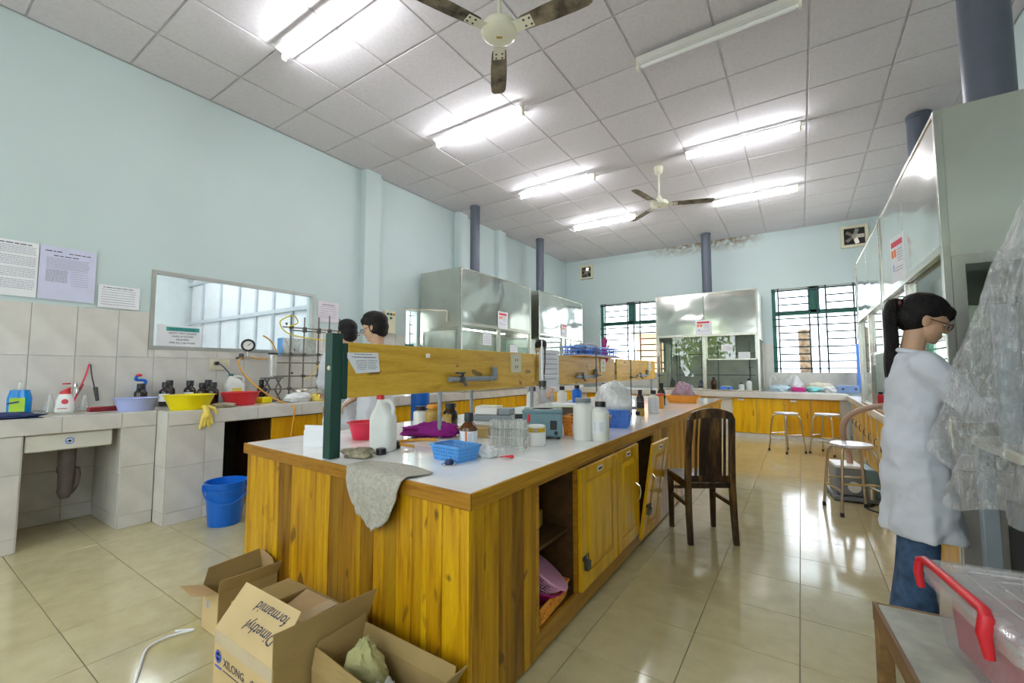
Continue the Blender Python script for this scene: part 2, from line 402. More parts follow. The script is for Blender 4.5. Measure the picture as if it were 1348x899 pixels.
def box_frame(b, x0, x1, y0, y1, z0, z1, t):
    """picture-frame of bars in the plane of the two long axes (thin axis first)"""
    b.box(x0, x1, y0, y0 + t, z0, z1).box(x0, x1, y1 - t, y1, z0, z1).box(x0, x1, y0 + t, y1 - t, z0, z0 + t).box(x0, x1, y0 + t, y1 - t, z1 - t, z1)
    return b

# ================================================================== THE ROOM
XL, XR, YB, YF, ZC = -5.2, 1.6, 10.45, -1.8, 4.15
floor = struct('floor', B().box(XL - .2, XR + .2, YF - .2, YB + .2, -.1, -.006), M['grout'])
p = .42; cells = []
for i in range(-12, 6):
    for j in range(-6, 21):
        x0, x1 = max(XL, -.468 + i * p), min(XR, -.468 + (i + 1) * p); y0, y1 = max(YF, 2.275 + j * p), min(YB, 2.275 + (j + 1) * p)
        if x1 - x0 < .03 or y1 - y0 < .03: continue
        cx, cy = (x0 + x1) / 2, (y0 + y1) / 2
        dep = -.554 * cx + .832 * cy; lat = .832 * cx + .554 * cy
        vis = dep > .3 and abs(lat) < 1.25 * dep + .3 and not (-2.6 < cx < -1.1 and 1.4 < cy < 7.2)
        cells.append((0 if vis else 1, dep if vis else 99, x0, x1, y0, y1))
cells.sort(); rest = B(); G = .0016
for k, (h, d, x0, x1, y0, y1) in enumerate(cells):
    if k < 300 and h == 0: tile_box('floor_tile', floor, x1 - x0 - 2 * G, y1 - y0 - 2 * G, .01, M['floor'], ((x0 + x1) / 2, (y0 + y1) / 2, -.005), .0012)
    else: rest.box(x0 + G, x1 - G, y0 + G, y1 - G, -.01, 0)
part('floor_tiles', rest, M['floor'], floor, False, stuff=True)
ceil = struct('ceiling', B().box(XL - .2, XR + .2, YF - .2, YB + .2, ZC + .004, ZC + .15), M['grid'])
q = .668
for i in range(0, 11):
    for j in range(-9, 10):
        x0, x1 = max(XL, -5.178 + i * q), min(XR, -5.178 + (i + 1) * q); y0, y1 = max(YF, 3.93 + j * q), min(YB, 3.93 + (j + 1) * q)
        if x1 - x0 < .04 or y1 - y0 < .04: continue
        rr = random.uniform(-.0022, .0022)
        tile_box('ceiling_panel', ceil, x1 - x0 - .018, y1 - y0 - .018, .014, M['panel'], ((x0 + x1) / 2, (y0 + y1) / 2, ZC + .001 + rr), .003)
def wall_holes(b, axis, c0, c1, a0, a1, z0, z1, holes):
    """solid wall with rectangular holes; axis 'x' = wall runs along x"""
    xs = sorted({a0, a1, *[h[0] for h in holes], *[h[1] for h in holes]})
    for s, e in zip(xs, xs[1:]):
        m = (s + e) / 2; hs = sorted([h for h in holes if h[0] < m < h[1]], key=lambda h: h[2]); z = z0
        for h in hs + [(0, 0, z1, z1)]:
            if h[2] > z:
                if axis == 'x': b.box(s, e, c0, c1, z, h[2])
                else: b.box(c0, c1, s, e, z, h[2])
            z = h[3]
    return b
LW = [(1.52, 3.19, 1.46, 2.215), (4.75, 5.0, 1.0, 2.2)]
BW = [(-4.24, -2.62, 1.2, 2.93), (-.455, 1.0, 1.2, 2.93)]
FW = [(-4.9, -2.2, .9, 3.1), (-1.6, 1.1, .9, 3.1)]  # openings behind the camera, widened to let in more daylight
RW = [(7.35, 9.15, .95, 2.95)]
wall_left = struct('wall_left', wall_holes(B(), 'y', XL - .15, XL, YF, YB, 0, ZC, LW), M['wall'])
wall_back = struct('wall_back', wall_holes(B(), 'x', YB, YB + .18, XL - .15, XR + .15, 0, ZC, BW), M['wall'])
wall_right = struct('wall_right', wall_holes(B(), 'y', XR, XR + .15, YF, YB, 0, ZC, RW), M['wall'])
wall_front = struct('wall_front', wall_holes(B(), 'x', YF - .18, YF, XL - .15, XR + .15, 0, ZC, FW), M['wall'])
for k, (y0, y1) in enumerate([(3.87, 4.14), (5.9, 6.16), (7.15, 7.42)]):
    struct('trim_%d' % (k + 1), B().box(XL, XL + .11, y0, y1, .9, ZC), M['wall'])
struct('trim_4', B().box(XL, XL + .03, 4.19, 4.225, 2.1, ZC), M['wall'])
# wall tiles, left and back: two rows above the counters
def tile_rows(parent, axis, lo, hi, step, off, rows, holes, plane, sgn):
    k0 = math.floor((lo - off) / step)
    while off + k0 * step < hi:
        a, b_ = max(lo, off + k0 * step), min(hi, off + (k0 + 1) * step); k0 += 1
        if b_ - a < .02: continue
        for z0, z1 in rows:
            segs = [(a, b_, z0, z1)]
            for h in holes:
                new = []
                for s in segs:
                    if s[1] <= h[0] or s[0] >= h[1] or s[3] <= h[2] or s[2] >= h[3]: new.append(s); continue
                    if s[0] < h[0]: new.append((s[0], h[0], s[2], s[3]))
                    if s[1] > h[1]: new.append((h[1], s[1], s[2], s[3]))
                    m0, m1 = max(s[0], h[0]), min(s[1], h[1])
                    if s[2] < h[2]: new.append((m0, m1, s[2], h[2]))
                    if s[3] > h[3]: new.append((m0, m1, h[3], s[3]))
                segs = new
            for s in segs:
                if s[1] - s[0] < .012 or s[3] - s[2] < .012: continue
                L_, Hh = s[1] - s[0] - .003, s[3] - s[2] - .003; c = (s[0] + s[1]) / 2; z = (s[2] + s[3]) / 2
                if axis == 'y': tile_box('wall_tile', parent, .008, L_, Hh, M['wtile'], (plane + sgn * .005, c, z), .0015)
                else: tile_box('wall_tile', parent, L_, .008, Hh, M['wtile'], (c, plane + sgn * .005, z), .0015)
grow = [(h[0] - .009, h[1] + .009, h[2] - .009, h[3] + .009) for h in LW]
tile_rows(wall_left, 'y', -.3, 10.4, .272, .742, [(.92, 1.37), (1.37, 1.80)], grow, XL, 1)
tile_rows(wall_back, 'x', -5.18, 1.58, .272, -5.1, [(.86, 1.37), (1.37, 1.80)], BW, YB, -1)

# windows with bars
def barred_window(n, x0, x1, z0, z1, y, pane_all=False):
    wn = struct('window_%d' % n)
    zt = z1 - .52; xm = (x0 + x1) / 2; f = .07
    for nm, bx in (('window_jamb', (x0, x0 + f)), ('window_jamb', (x1 - f, x1))): part(nm, B().box(*bx, y + .07, y + .13, z0, z1), M['wgreen'], wn, False)
    part('window_mullion', B().box(xm - .09, xm + .09, y + .07, y + .13, zt, z1 - .0), M['wgreen'], wn, False)
    part('window_transom', B().box(x0 + f, x1 - f, y + .07, y + .13, zt - .04, zt + .05), M['wgreen'], wn, False)
    part('window_head', B().box(x0 + f, x1 - f, y + .07, y + .13, z1 - .04, z1), M['alu'], wn, False)
    for a, b_ in ((x0 + f, xm - .09), (xm + .09, x1 - f)):
        part('pane', B().box(a, b_, y + .097, y + .102, zt + .05, z1 - .04), M['pane'], wn, False)
    wd = x1 - x0
    for fx in (.08, .44, .535, .63, .93):
        part('window_bar', B().box(x0 + wd * fx - .015, x0 + wd * fx + .015, y + .02, y + .036, z0, z1), M['bar'], wn, False)
    zz = z0 + .08; k = 0
    while zz < z1 - .03:
        for a, b_ in ([(.08, .44), (.63, .93)] if k % 4 in (1, 2, 0) and k not in (0, 1, 6, 7) else [(.0, 1.0)]):
            part('window_bar', B().box(x0 + wd * a, x0 + wd * b_, y + .012, y + .022, zz - .014, zz + .014), M['bar'], wn, False)
        zz += .145; k += 1
    return wn
barred_window(3, *BW[0], YB); barred_window(4, *BW[1], YB)
for n, h in ((5, FW[0]), (6, FW[1])):
    wn = struct('window_%d' % n)
    part('window_frame', box_frame(B(), 0, 0, 0, 0, 0, 0, 0).__class__().box(h[0], h[0] + .06, YF - .12, YF - .06, h[2], h[3]).box(h[1] - .06, h[1], YF - .12, YF - .06, h[2], h[3]).box(h[0], h[1], YF - .12, YF - .06, h[3] - .06, h[3]).box(h[0], h[1], YF - .12, YF - .06, h[2], h[2] + .06), M['wgreen'], wn, False)
    part('window_mullion', B().box((h[0] + h[1]) / 2 - .03, (h[0] + h[1]) / 2 + .03, YF - .12, YF - .06, h[2], h[3]), M['wgreen'], wn, False)
wn = struct('window_7'); y0, y1, z0, z1 = RW[0]  # unseen window, added to bring daylight to the back of the room
part('window_frame', B().box(XR + .05, XR + .11, y0, y0 + .06, z0, z1).box(XR + .05, XR + .11, y1 - .06, y1, z0, z1).box(XR + .05, XR + .11, y0 + .06, y1 - .06, z1 - .06, z1).box(XR + .05, XR + .11, y0 + .06, y1 - .06, z0, z0 + .06), M['wgreen'], wn, False)
for k in range(1, 13): part('window_bar', B().box(XR + .02, XR + .04, y0, y1, z0 + .15 * k - .01, z0 + .15 * k + .01), M['bar'], wn, False)
wn = struct('window_1')
b = B(); y0, y1, z0, z1 = LW[0]; box_frame(b, XL - .05, XL + .014, y0 - .008, y1 + .008, z0 - .008, z1 + .008, .034)
part('window_frame', b, M['alu'], wn, False)
part('pane', B().box(XL - .03, XL - .025, y0 + .005, y1 - .005, z0 + .005, z1 - .005), M['pane'], wn, False)
wn = struct('window_2'); y0, y1, z0, z1 = LW[1]
for yy in (y0 + .07, y0 + .17): part('window_bar', B().box(XL - .09, XL - .075, yy, yy + .014, z0, z1), M['bar'], wn, False)
for k in range(8): part('window_bar', B().box(XL - .088, XL - .078, y0, y1, z0 + .08 + k * .15, z0 + .092 + k * .15), M['bar'], wn, False)
part('window_transom', B().box(XL - .12, XL - .07, y0, y1, 1.6, 1.67), M['wgreen'], wn, False)

# the room beyond the left window
struct('wall_annex', B().box(-10.2, XL - .15, .2, .3, 0, 3.6).box(-10.3, -10.2, .2, 4.6, 0, 3.6).box(-10.2, XL - .15, 4.5, 4.6, 0, 3.6).box(-10.2, XL - .15, .2, 4.6, 3.6, 3.7).box(-10.2, XL - .15, .2, 4.6, -.1, 0), flat('annex_white', (.80, .83, .82), .6, var=.02))
pt = struct('wall_partition')
pp = flat('partition_panel', (.84, .85, .87), .25, var=.03); pa = flat('partition_aluminium', (.55, .58, .62), .4, var=.04)
for k, x in enumerate((-5.75, -6.4, -6.95, -7.5, -8.1, -8.8, -9.55)):
    part('mullion', B().box(x - .03, x + .03, 3.57, 3.64, 0, 3.6), pa, pt, False)
for z in (.95, 2.17, 2.95): part('rail', B().box(-10.2, XL - .16, 3.56, 3.645, z - .03, z + .03), pa, pt, False)
for x0, x1 in zip((-10.1, -9.52, -8.77, -8.07, -7.47, -6.92, -6.37, -5.72), (-9.58, -8.83, -8.13, -7.53, -6.98, -6.43, -5.78, -5.4)):
    part('panel', B().box(x0, x1, 3.6, 3.62, .1, 3.5), pp, pt, False)

# ------------------------------------------------------------------ outdoors
struct('ground', B().box(-30, 30, -30, 40, -.4, -.2), M['concrete'])
struct('added_eave', B().box(XL - 1, XR + 1, YB + .18, YB + 1.5, 3.55, 3.7).box(XL - .8, XR + .8, YF - .9, YF - .18, 3.9, 4.05), M['concrete'])  # unseen eave slabs, added to block sun at the back windows
hs = thing('house', 'salmon painted house seen through the barred back windows', 'building', (-5.05, 17.5, -.2))
part('wall', B().box(-.5, .5, 0, 5, 0, 2.9), M['salmon'], hs, False)
part('roof', B().box(-.6, .6, -.3, 5.3, 2.9, 3.05), M['concrete'], hs, False)
part('door', B().box(-.3, .0, -.03, .02, 0, 1.6), M['bark'], hs, False)
pl = thing('palm_trunk', 'rough brown palm trunk outside the right barred window', 'tree', (.1, 13.2, -.2))
part('trunk', B().tube([(0, 0, 0), (.03, 0, 1), (0, 0, 2.45), (.02, 0, 2.5)], [.17, .14, .13, .02], 14), M['bark'], pl)
def tree(loc, s, label, seed):
    rn = random.Random(seed); t = thing('tree', label, 'tree', loc)
    part('trunk', B().tube([(0, 0, 0), (.1 * s, 0, 1.6 * s), (0, .1 * s, 3 * s)], [.16 * s, .12 * s, .06 * s]), M['bark'], t)
    b = B()
    for k in range(1700):
        a, z = rn.uniform(0, 2 * PI), rn.uniform(-1, 1); r = rn.uniform(.35, 1) * s * 1.7 * math.sqrt(1 - z * z * .9) * (1 + .25 * math.sin(3 * a + 2 * z))
        m = Matrix.Translation((r * math.cos(a), r * math.sin(a), 3.0 * s + z * 1.7 * s)) @ rotm(rn.uniform(0, 6), rn.uniform(0, 6), rn.uniform(0, 6))
        l = s * rn.uniform(.1, .17); b.add([(-l, 0, 0), (0, -l * .45, .02), (l, 0, 0), (0, l * .45, .02)], [(0, 1, 2, 3)], m)
    part('foliage', b, M['leaf'], t, False, stuff=True)
tree((-4.4, -6.2, -.2), 1.0, 'leafy yellow green tree outside behind the viewer, mirrored in the fume hood glass', 3)
tree((.9, -8.2, -.2), 1.2, 'taller green tree further from the room, outside behind the viewer', 4)

# ================================================================== CEILING THINGS
def tube_light(x0, x1, y, label, on=True):
    t = thing('fluorescent_light', label, 'ceiling light', ((x0 + x1) / 2, y, ZC - .008), 0, 'fluorescent tube lights on the ceiling')
    L_ = (x1 - x0) / 2
    part('housing', B().box(-L_, L_, -.025, .025, -.045, 0), M['white'], t, bev=.004)
    part('tube', B().cyl((-L_ + .03, 0, -.085), (L_ - .03, 0, -.085), .017, n=16), M['tubeon' if on else 'tubeoff'], t)
    for s in (-1, 1): part('end_cap', B().box(s * L_ - .012, s * L_ + .012, -.02, .02, -.11, 0), M['cream'], t, bev=.004)
    part('reflector', B().add([(-L_, -.08, -.034), (L_, -.08, -.034), (L_, -.026, -.046), (-L_, -.026, -.046), (-L_, .08, -.034), (L_, .08, -.034), (L_, .026, -.046), (-L_, .026, -.046)], [(0, 1, 2, 3), (4, 5, 6, 7)]), M['white'], t, False, solid=.002)  # wings added to broaden the bright bar, widened to cut ceiling glow
    return t
tube_light(-3.78, -2.5, 1.96, 'lit fluorescent tube nearest the left wall, cut by the top edge')
tube_light(-3.70, -2.43, 3.86, 'lit fluorescent tube just past the near ceiling fan, left row')
tube_light(-3.70, -2.42, 5.82, 'lit fluorescent tube left of the far ceiling fan, third in the left row')
tube_light(-3.68, -2.43, 7.79, 'lit fluorescent tube farthest back in the left row')
tube_light(-1.16, .10, 3.86, 'unlit white fluorescent tube, the only dark one, on the right', False)
tube_light(-1.16, .10, 5.92, 'lit fluorescent tube in the right row, next after the unlit one')
tube_light(-1.15, .07, 7.95, 'lit fluorescent tube farthest back in the right row')
for k, (x, y) in enumerate(((-6.4, 2.6), (-8.4, 2.6), (-6.4, 1.2), (-8.4, 1.2))):  # unseen tubes, added to brighten the room behind the window
    o = tube_light(x - .6, x + .6, y, 'added tube lighting the room behind the interior window, ' + ('near the partition, closer', 'near the partition, farther in', 'away from the partition, closer', 'away from the partition, farther in')[k]); o.location.z = 3.59
def fan(loc, hub_z, angs, Lb, label, wd):
    t = thing('ceiling_fan', label, 'fan', (loc[0], loc[1], ZC - .006), 0, 'three-bladed ceiling fans'); h = hub_z - ZC + .006
    part('canopy', B().lathe([(.02, -.11), (.05, -.085), (.062, -.02), (.062, 0)], 20), M['cream'], t)
    part('downrod', B().cyl((0, 0, h + .06), (0, 0, -.1), .013), M['cream'], t)
    part('collar', B().lathe([(.014, h + .12), (.028, h + .11), (.045, h + .045), (.02, h + .045)], 20), M['cream'], t)
    part('motor_housing', B().lathe([(.02, .05), (.075, .046), (.118, .025), (.125, 0), (.118, -.022), (.106, -.03), (.098, -.036), (.05, -.043), (.002, -.045)], 36, (0, 0, h)), M['cream'], t)
    part('badge', B().box(-.02, .02, -.008, .008, -.0475, -.0445, Matrix.Translation((0, 0, h)) @ rotm(0, 0, R(34))), M['ochre'], t, False)
    for a in angs:
        m = Matrix.Translation((0, 0, h - .012)) @ rotm(0, 0, R(a)) @ rotm(R(-9), 0, 0)
        bb = B(); n = 10; up = []; dn = []
        x0, x1 = .16, Lb
        prof = [(x0, .045), (x0 + .02, .052), (x0 + .2, wd), (x1 - .12, wd), (x1 - .04, wd * .93), (x1 - .012, wd * .75), (x1, wd * .45)]
        ring = [(x, y) for x, y in prof] + [(x, -y) for x, y in reversed(prof)]
        bb.loft([[tuple(m @ Vector((x, y, -.002))) for x, y in ring], [tuple(m @ Vector((x, y, .002))) for x, y in ring]])
        bl = part('fan_blade', bb, M['dust'], t, False)
        part('blade_bracket', B().box(.09, .245, -.042, .042, -.006, -.0025, m), M['cream'], bl, bev=.001)
        sc = B()
        for sx, sy in ((.19, .022), (.19, -.022), (.23, .022), (.23, -.022)): sc.lathe([(.006, -.0105), (.008, -.006)], 8, (sx, sy, 0))
        sc.v = [tuple(m @ Vector(v)) for v in sc.v]
        part('screw', sc, M['iron'], bl, False)
fan((-1.6, 2.25), 3.52, (126, 246, 6), .64, 'cream ceiling fan with dusty brown blades, near the camera at the top edge', .062)
fan((-1.59, 6.17), 3.61, (19, 139, 259), .72, 'smaller looking dusty ceiling fan on a long rod, farther back', .06)
def exhaust(x, z, s, label):
    t = thing('exhaust_fan', label, 'fan', (x, YB, z), 0, 'wall exhaust fans on the back wall'); h = s / 2
    fr = B(); box_frame(fr, -h, h, -.05, 0, -h, h, .05)
    fr = B().box(-h, -h + .05, -.06, 0, -h, h).box(h - .05, h, -.06, 0, -h, h).box(-h + .05, h - .05, -.06, 0, -h, -h + .05).box(-h + .05, h - .05, -.06, 0, h - .05, h)
    part('frame', fr, M['socket'], t, bev=.004)
    part('backing', B().box(-h + .05, h - .05, -.012, -.006, -h + .05, h - .05), M['dark'], t, False)
    part('hub', B().lathe([(.0, .0), (.04, .004), (.045, .03), (.0, .032)], 16), M['rust'], t).matrix_local = Matrix.Translation((0, -.02, 0)) @ rotm(R(90), 0, 0)
    for k in range(5):
        a = 2 * PI * k / 5
        part('fan_blade', B().box(.04, h - .06, -.035, .035, -.002, .002, Matrix.Translation((0, -.03, 0)) @ rotm(R(90), 0, 0) @ rotm(0, 0, a) @ rotm(R(28), 0, 0)), M['rust'], t, False)
exhaust(-4.59, 3.81, .36, 'small square exhaust fan high on the back wall near the left corner')
exhaust(.95, 3.81, .42, 'square exhaust fan high on the back wall near the right corner')
def vent_pipe(x, y, z0, r, label):
    t = thing('vent_pipe', label, 'pipe', (x, y, z0), 0, 'grey exhaust pipes above the fume hoods')
    part('pipe', B().cyl((0, 0, 0), (0, 0, ZC - z0 - .008), r, n=24), M['pvc'], t)
    part('coupling', B().lathe([(r, 0), (r + .006, .004), (r + .006, .05), (r, .054)], 24, (0, 0, ZC - z0 - .065)), M['pvc'], t)
vent_pipe(-4.7, 5.88, 2.835, .085, 'grey vent pipe from the nearer left fume hood to the ceiling')
vent_pipe(-4.7, 8.17, 2.835, .085, 'grey vent pipe from the farther left fume hood to the ceiling')
vent_pipe(-1.58, 9.8, 2.785, .095, 'grey vent pipe rising from the back wall fume hood past the rusty stain')
vent_pipe(1.03, 3.76, 2.655, .115, 'thick grey vent pipe above the near right fume hood')
vent_pipe(1.22, 6.5, 2.655, .11, 'second grey vent pipe on the right, mostly behind the steel hood front')

# ================================================================== FUME HOODS
HBK = {k: flat('hood_back_' + k, c, .35, metal=.2, var=.12, scale=3) for k, c in (('pale', (.62, .65, .62)), ('dull', (.34, .36, .31)))}  # pale copy lightened so those hoods look lit inside
def hood(name, label, loc, rz, W, Dp, z0, zm, zt, bk='pale', fill_lamp=True, zs=None, side_open=True, sticker=None, nsash=2, group='stainless fume hoods'):
    """local frame: front at y=0 facing -y, width along x from 0..W, depth to +y"""
    t = thing(name, label, 'fume hood', (loc[0], loc[1], z0), rz, group)
    H0, HM, HT = 0, zm - z0, zt - z0
    tt = .012
    hw = W / 2
    for k in range(2):
        part('front_panel', B().box(k * hw + .004, (k + 1) * hw - .004, -.006, .006, HM, HT - .02), M['steel'], t, bev=.002)
    part('front_trim', B().box(-.006, .03, -.014, .02, 0, HT).box(W - .03, W + .006, -.014, .02, 0, HT).box(.03, W - .03, -.012, .02, HT - .022, HT).box(.03, W - .03, -.016, .016, HM - .03, HM + .02), M['stframe'], t, bev=.003)
    part('center_post', B().box(hw - .024, hw + .024, -.012, .03, 0, HM - .03), M['stframe'], t, bev=.003)
    part('top_panel', B().box(0, W, .02, Dp, HT - tt, HT), M['steel2'], t, False)
    for x in (0, W - tt):
        part('side_panel', B().box(x, x + tt, .02, Dp, HM - .05, HT - tt), M['steel2'], t, False)
        fr = B().box(x, x + .02, .02, .07, 0, HM - .05).box(x, x + .02, Dp - .06, Dp, 0, HM - .05).box(x, x + .02, .07, Dp - .06, 0, .05).box(x, x + .02, .07, Dp - .06, HM - .1, HM - .05)
        part('side_frame', fr, M['stframe'], t, False)
        part('side_pane', B().box(x + .006, x + .010, .07, Dp - .06, .05, HM - .1), M['sash'], t, False)
    part('back_panel', B().box(tt, W - tt, Dp - .012, Dp, 0, HT - tt), HBK[bk], t, False)
    if fill_lamp:
        hl = part('hood_fill_lamp', B().cyl((.25, Dp * .5, HM - .03), (W - .25, Dp * .5, HM - .03), .013, n=10), M['hoodfill'], t)  # unseen glowing tube, added to brighten the dark hood interior
    part('sill', B().box(0, W, -.02, .03, -.0, .03), M['stframe'], t, bev=.003)
    zs = zs or HM * .55
    for k in range(2):
        x0, x1 = k * hw + (.03 if k == 0 else .026), (k + 1) * hw - (.026 if k == 0 else .03)
        s = part('sash_frame', B().box(x0, x0 + .022, .01, .03, zs if k else .03, HM - .03).box(x1 - .022, x1, .01, .03, zs if k else .03, HM - .03).box(x0, x1, .01, .03, (zs if k else .03), (zs if k else .03) + .022), M['stframe'], t, False)
        part('sash_pane', B().box(x0 + .022, x1 - .022, .018, .023, (zs if k else .03) + .022, HM - .03), M['sash'], s, False)
    return t
hoodL1 = hood('fume_hood', 'stainless fume hood on the left wall nearest the camera, plain shiny front', (-4.29, 5.03), R(90), 2.05, .86, .912, 1.97, 2.835)
hoodL2 = hood('fume_hood', 'second stainless fume hood on the left wall, near the back corner', (-4.29, 7.39), R(90), 2.05, .86, .912, 1.97, 2.835)
hoodB = hood('fume_hood', 'wide stainless fume hood on the back wall between the barred windows', (-2.5, 9.24), 0, 1.87, 1.15, .842, 1.94, 2.785, 'dull', False)
hoodR1 = hood('fume_hood', 'stainless fume hood on the right, nearest, that the woman works in', (.66, 5.16), R(-90), 2.01, .88, .822, 1.90, 2.655, 'dull', False)
hoodR2 = hood('fume_hood', 'stainless fume hood on the right farther back, reflecting the window bars', (.66, 7.22), R(-90), 2.0, .88, .822, 1.90, 2.655)
def sticker(label, o, r, u, w_=.24, h_=.27, seed=1):
    s = paper(label, 'sign', o, r, u, w_, h_, name='hood_sign', group='red headed warning signs on the hoods')
    rect(s, 'red_header', w_ * .12, w_ * .88, h_ * .78, h_ * .9, .0016, M['redink'])
    rect(s, 'orange_symbol', w_ * .12, w_ * .26, h_ * .55, h_ * .72, .0016, M['orangeink']); rect(s, 'orange_symbol', w_ * .3, w_ * .44, h_ * .55, h_ * .72, .0016, M['orangeink'])
    printed(s, [(w_ * .52, w_ * .85, h_ * (.68 - .06 * k), h_ * .018) for k in range(5)] + [(w_ * .3, w_ * .85, h_ * (.3 - .06 * k), h_ * .018) for k in range(2)], M['greyink'], seed=seed)
    rect(s, 'blue_symbol', w_ * .18, w_ * .27, h_ * .25, h_ * .4, .0016, M['lav'])
sticker('red headed sign on the front of the nearer left hood', (-4.272, 5.98, 1.96), (0, 1, 0), (0, 0, 1), .3, .3, 2)
sticker('red headed sign on the front of the farther left hood', (-4.272, 8.35, 1.96), (0, 1, 0), (0, 0, 1), .26, .3, 3)
sticker('red headed sign on the front of the back wall hood', (-1.73, 9.222, 1.94), (1, 0, 0), (0, 0, 1), .3, .3, 4)
sticker('red headed sign sticking out from the near right hood front', (.602, 4.32, 1.9), (.17, -.985, 0), (0, 0, 1), .26, .34, 5)
def note(label, o, r, w_=.2, h_=.14, seed=1):
    s = paper(label, 'paper', o, r, (0, 0, 1), w_, h_, name='paper_note')
    printed(s, [(w_ * .1, w_ * .9, h_ * (.8 - .16 * k), h_ * .03) for k in range(5)], M['greyink'], seed=seed)
note('white note on the left sash of the nearer left hood', (-4.302, 5.6, 1.66), (0, 1, 0), .24, .22)
note('lilac grey note low on the right sash of the nearer left hood', (-4.302, 6.4, 1.50), (0, 1, 0), .24, .2)
note('white note high on the glass of the back wall hood', (-1.27, 9.255, 1.61), (1, 0, 0), .2, .13, 3)
note('white note lower right on the glass of the back wall hood', (-.98, 9.255, 1.46), (1, 0, 0), .2, .13, 4)
note('white note on the sash of the farther right hood', (.672, 6.3, 1.3), (0, -1, 0), .3, .24, 6)

# ================================================================== COUNTERS
def tiled_face(parent, o, u, v, U, V, name='tile'):
    """tiles on a face: o origin, u and v unit axes, U and V joint positions"""
    u = Vector(u); v = Vector(v)
    for a, b_ in zip(U, U[1:]):
        for c, d in zip(V, V[1:]):
            ctr = Vector(o) + u * (a + b_) / 2 + v * (c + d) / 2
            s = [0, 0, 0]
            for ax in range(3): s[ax] = abs(u[ax]) * (b_ - a - .003) + abs(v[ax]) * (d - c - .003)
            s = [x if x > .001 else .008 for x in s]
            tile_box(name, parent, *s, M['wtile'], tuple(ctr), .0015)
sc_ = thing('sink_counter', 'white tiled sink counter along the left wall with open knee space', 'counter', (0, 0, 0))
TD = M['dirtgrout']
part('leg_wall', B().box(-5.19, -4.51, .2, .645, 0, .79), TD, sc_, False)
part('leg_wall', B().box(-5.19, -4.51, 1.178, 1.395, 0, .79), TD, sc_, False)
part('leg_wall', B().box(-5.19, -4.51, -1.6, -1.2, 0, .79), TD, sc_, False)
part('back_wall', B().box(-5.19, -5.17, .645, 1.178, 0, .79), TD, sc_, False)
top = B().box(-5.19, -4.505, -1.6, .66, .79, .905).box(-5.19, -4.505, 1.13, 1.395, .79, .905).box(-5.19, -5.06, .66, 1.13, .79, .905).box(-4.6, -4.505, .66, 1.13, .79, .905)
part('worktop', top, TD, sc_, False)
tiled_face(sc_, (-4.508, 0, 0), (0, 1, 0), (0, 0, 1), [.2, .645], [.0, .1, .53, .79])
tiled_face(sc_, (-4.508, 0, 0), (0, 1, 0), (0, 0, 1), [1.178, 1.395], [.0, .1, .48, .79])
tiled_face(sc_, (-4.503, 0, 0), (0, 1, 0), (0, 0, 1), [-.28, .15, .41, .835, 1.17], [.792, .905])
tiled_face(sc_, (-4.503, 0, 0), (0, 1, 0), (0, 0, 1), [1.172, 1.395], [.792, .905])
tiled_face(sc_, (0, .648, 0), (1, 0, 0), (0, 0, 1), [-5.17, -4.85, -4.51], [.0, .1, .42, .79])
tiled_face(sc_, (0, 1.175, 0), (1, 0, 0), (0, 0, 1), [-5.17, -4.85, -4.51], [.0, .1, .42, .79])
tiled_face(sc_, (-5.167, 0, 0), (0, 1, 0), (0, 0, 1), [.65, .98, 1.173], [.0, .12, .42, .79])
tiled_face(sc_, (0, 0, .907), (1, 0, 0), (0, 1, 0), [-5.19, -5.06], [.2, .66, 1.13, 1.395]); tiled_face(sc_, (0, 0, .907), (1, 0, 0), (0, 1, 0), [-4.6, -4.5], [.2, .66, 1.13, 1.395])
tiled_face(sc_, (0, 0, .907), (1, 0, 0), (0, 1, 0), [-5.06, -4.6], [-.28, .2, .66]); tiled_face(sc_, (0, 0, .907), (1, 0, 0), (0, 1, 0), [-5.06, -4.6], [1.13, 1.395])
sk = thing('sink', 'white ceramic sink basin hung under the tiled counter', 'sink', (-4.83, .895, 0))
def rr(cx, hx, hy, z, n=5, rad=.05):
    pts = []
    for sx, sy, a0 in ((1, 1, 0), (-1, 1, 90), (-1, -1, 180), (1, -1, 270)):
        for k in range(n + 1):
            a = R(a0 + 90 * k / n); pts.append((cx + sx * (hx - rad) + rad * math.cos(a), sy * (hy - rad) + rad * math.sin(a), z))
    return pts
part('basin', B().loft([rr(0, .18, .19, .67), rr(0, .225, .225, .69), rr(.0, .228, .232, .9), rr(0, .212, .215, .9), rr(0, .205, .205, .72), rr(0, .16, .16, .70)]), M['sinkc'], sk)
part('apron', B().box(.228, .305, -.235, .232, .665, .787), M['sinkc'], sk, bev=.012)
part('drain_pipe', B().lathe([(.06, .665), (.062, .63), (.052, .625), (.05, .5), (.054, .5), (.054, .46), (.047, .45), (.044, .33), (.05, .31), (.03, .26), (.02, .255)], 18, (.03, .035, 0)), M['drain'], sk)
part('pipe_elbow', B().tube(bez([(.03, .09, .48), (.02, .10, .42), (.02, .09, .34), (.03, .06, .29)]), .022), M['drain'], sk)
lg = part('maker_badge', B().lathe([(.024, 0), (.024, .003)], 24, (0, 0, 0)), M['blue2'], sk); lg.matrix_local = Matrix.Translation((.3055, -.01, .728)) @ rotm(0, R(90), 0)
part('badge_ring', B().lathe([(.017, .003), (.017, .0045), (.010, .0045), (.010, .003)], 20), M['white'], lg)
c2 = thing('tiled_counter', 'long white tiled counter with wooden cupboard doors along the left wall', 'counter', (0, 0, 0))
part('worktop', B().box(-5.19, -4.285, 1.405, 9.5, .79, .905), TD, c2, False)
part('pier', B().box(-5.19, -4.288, 1.405, 1.82, 0, .79), TD, c2, False)
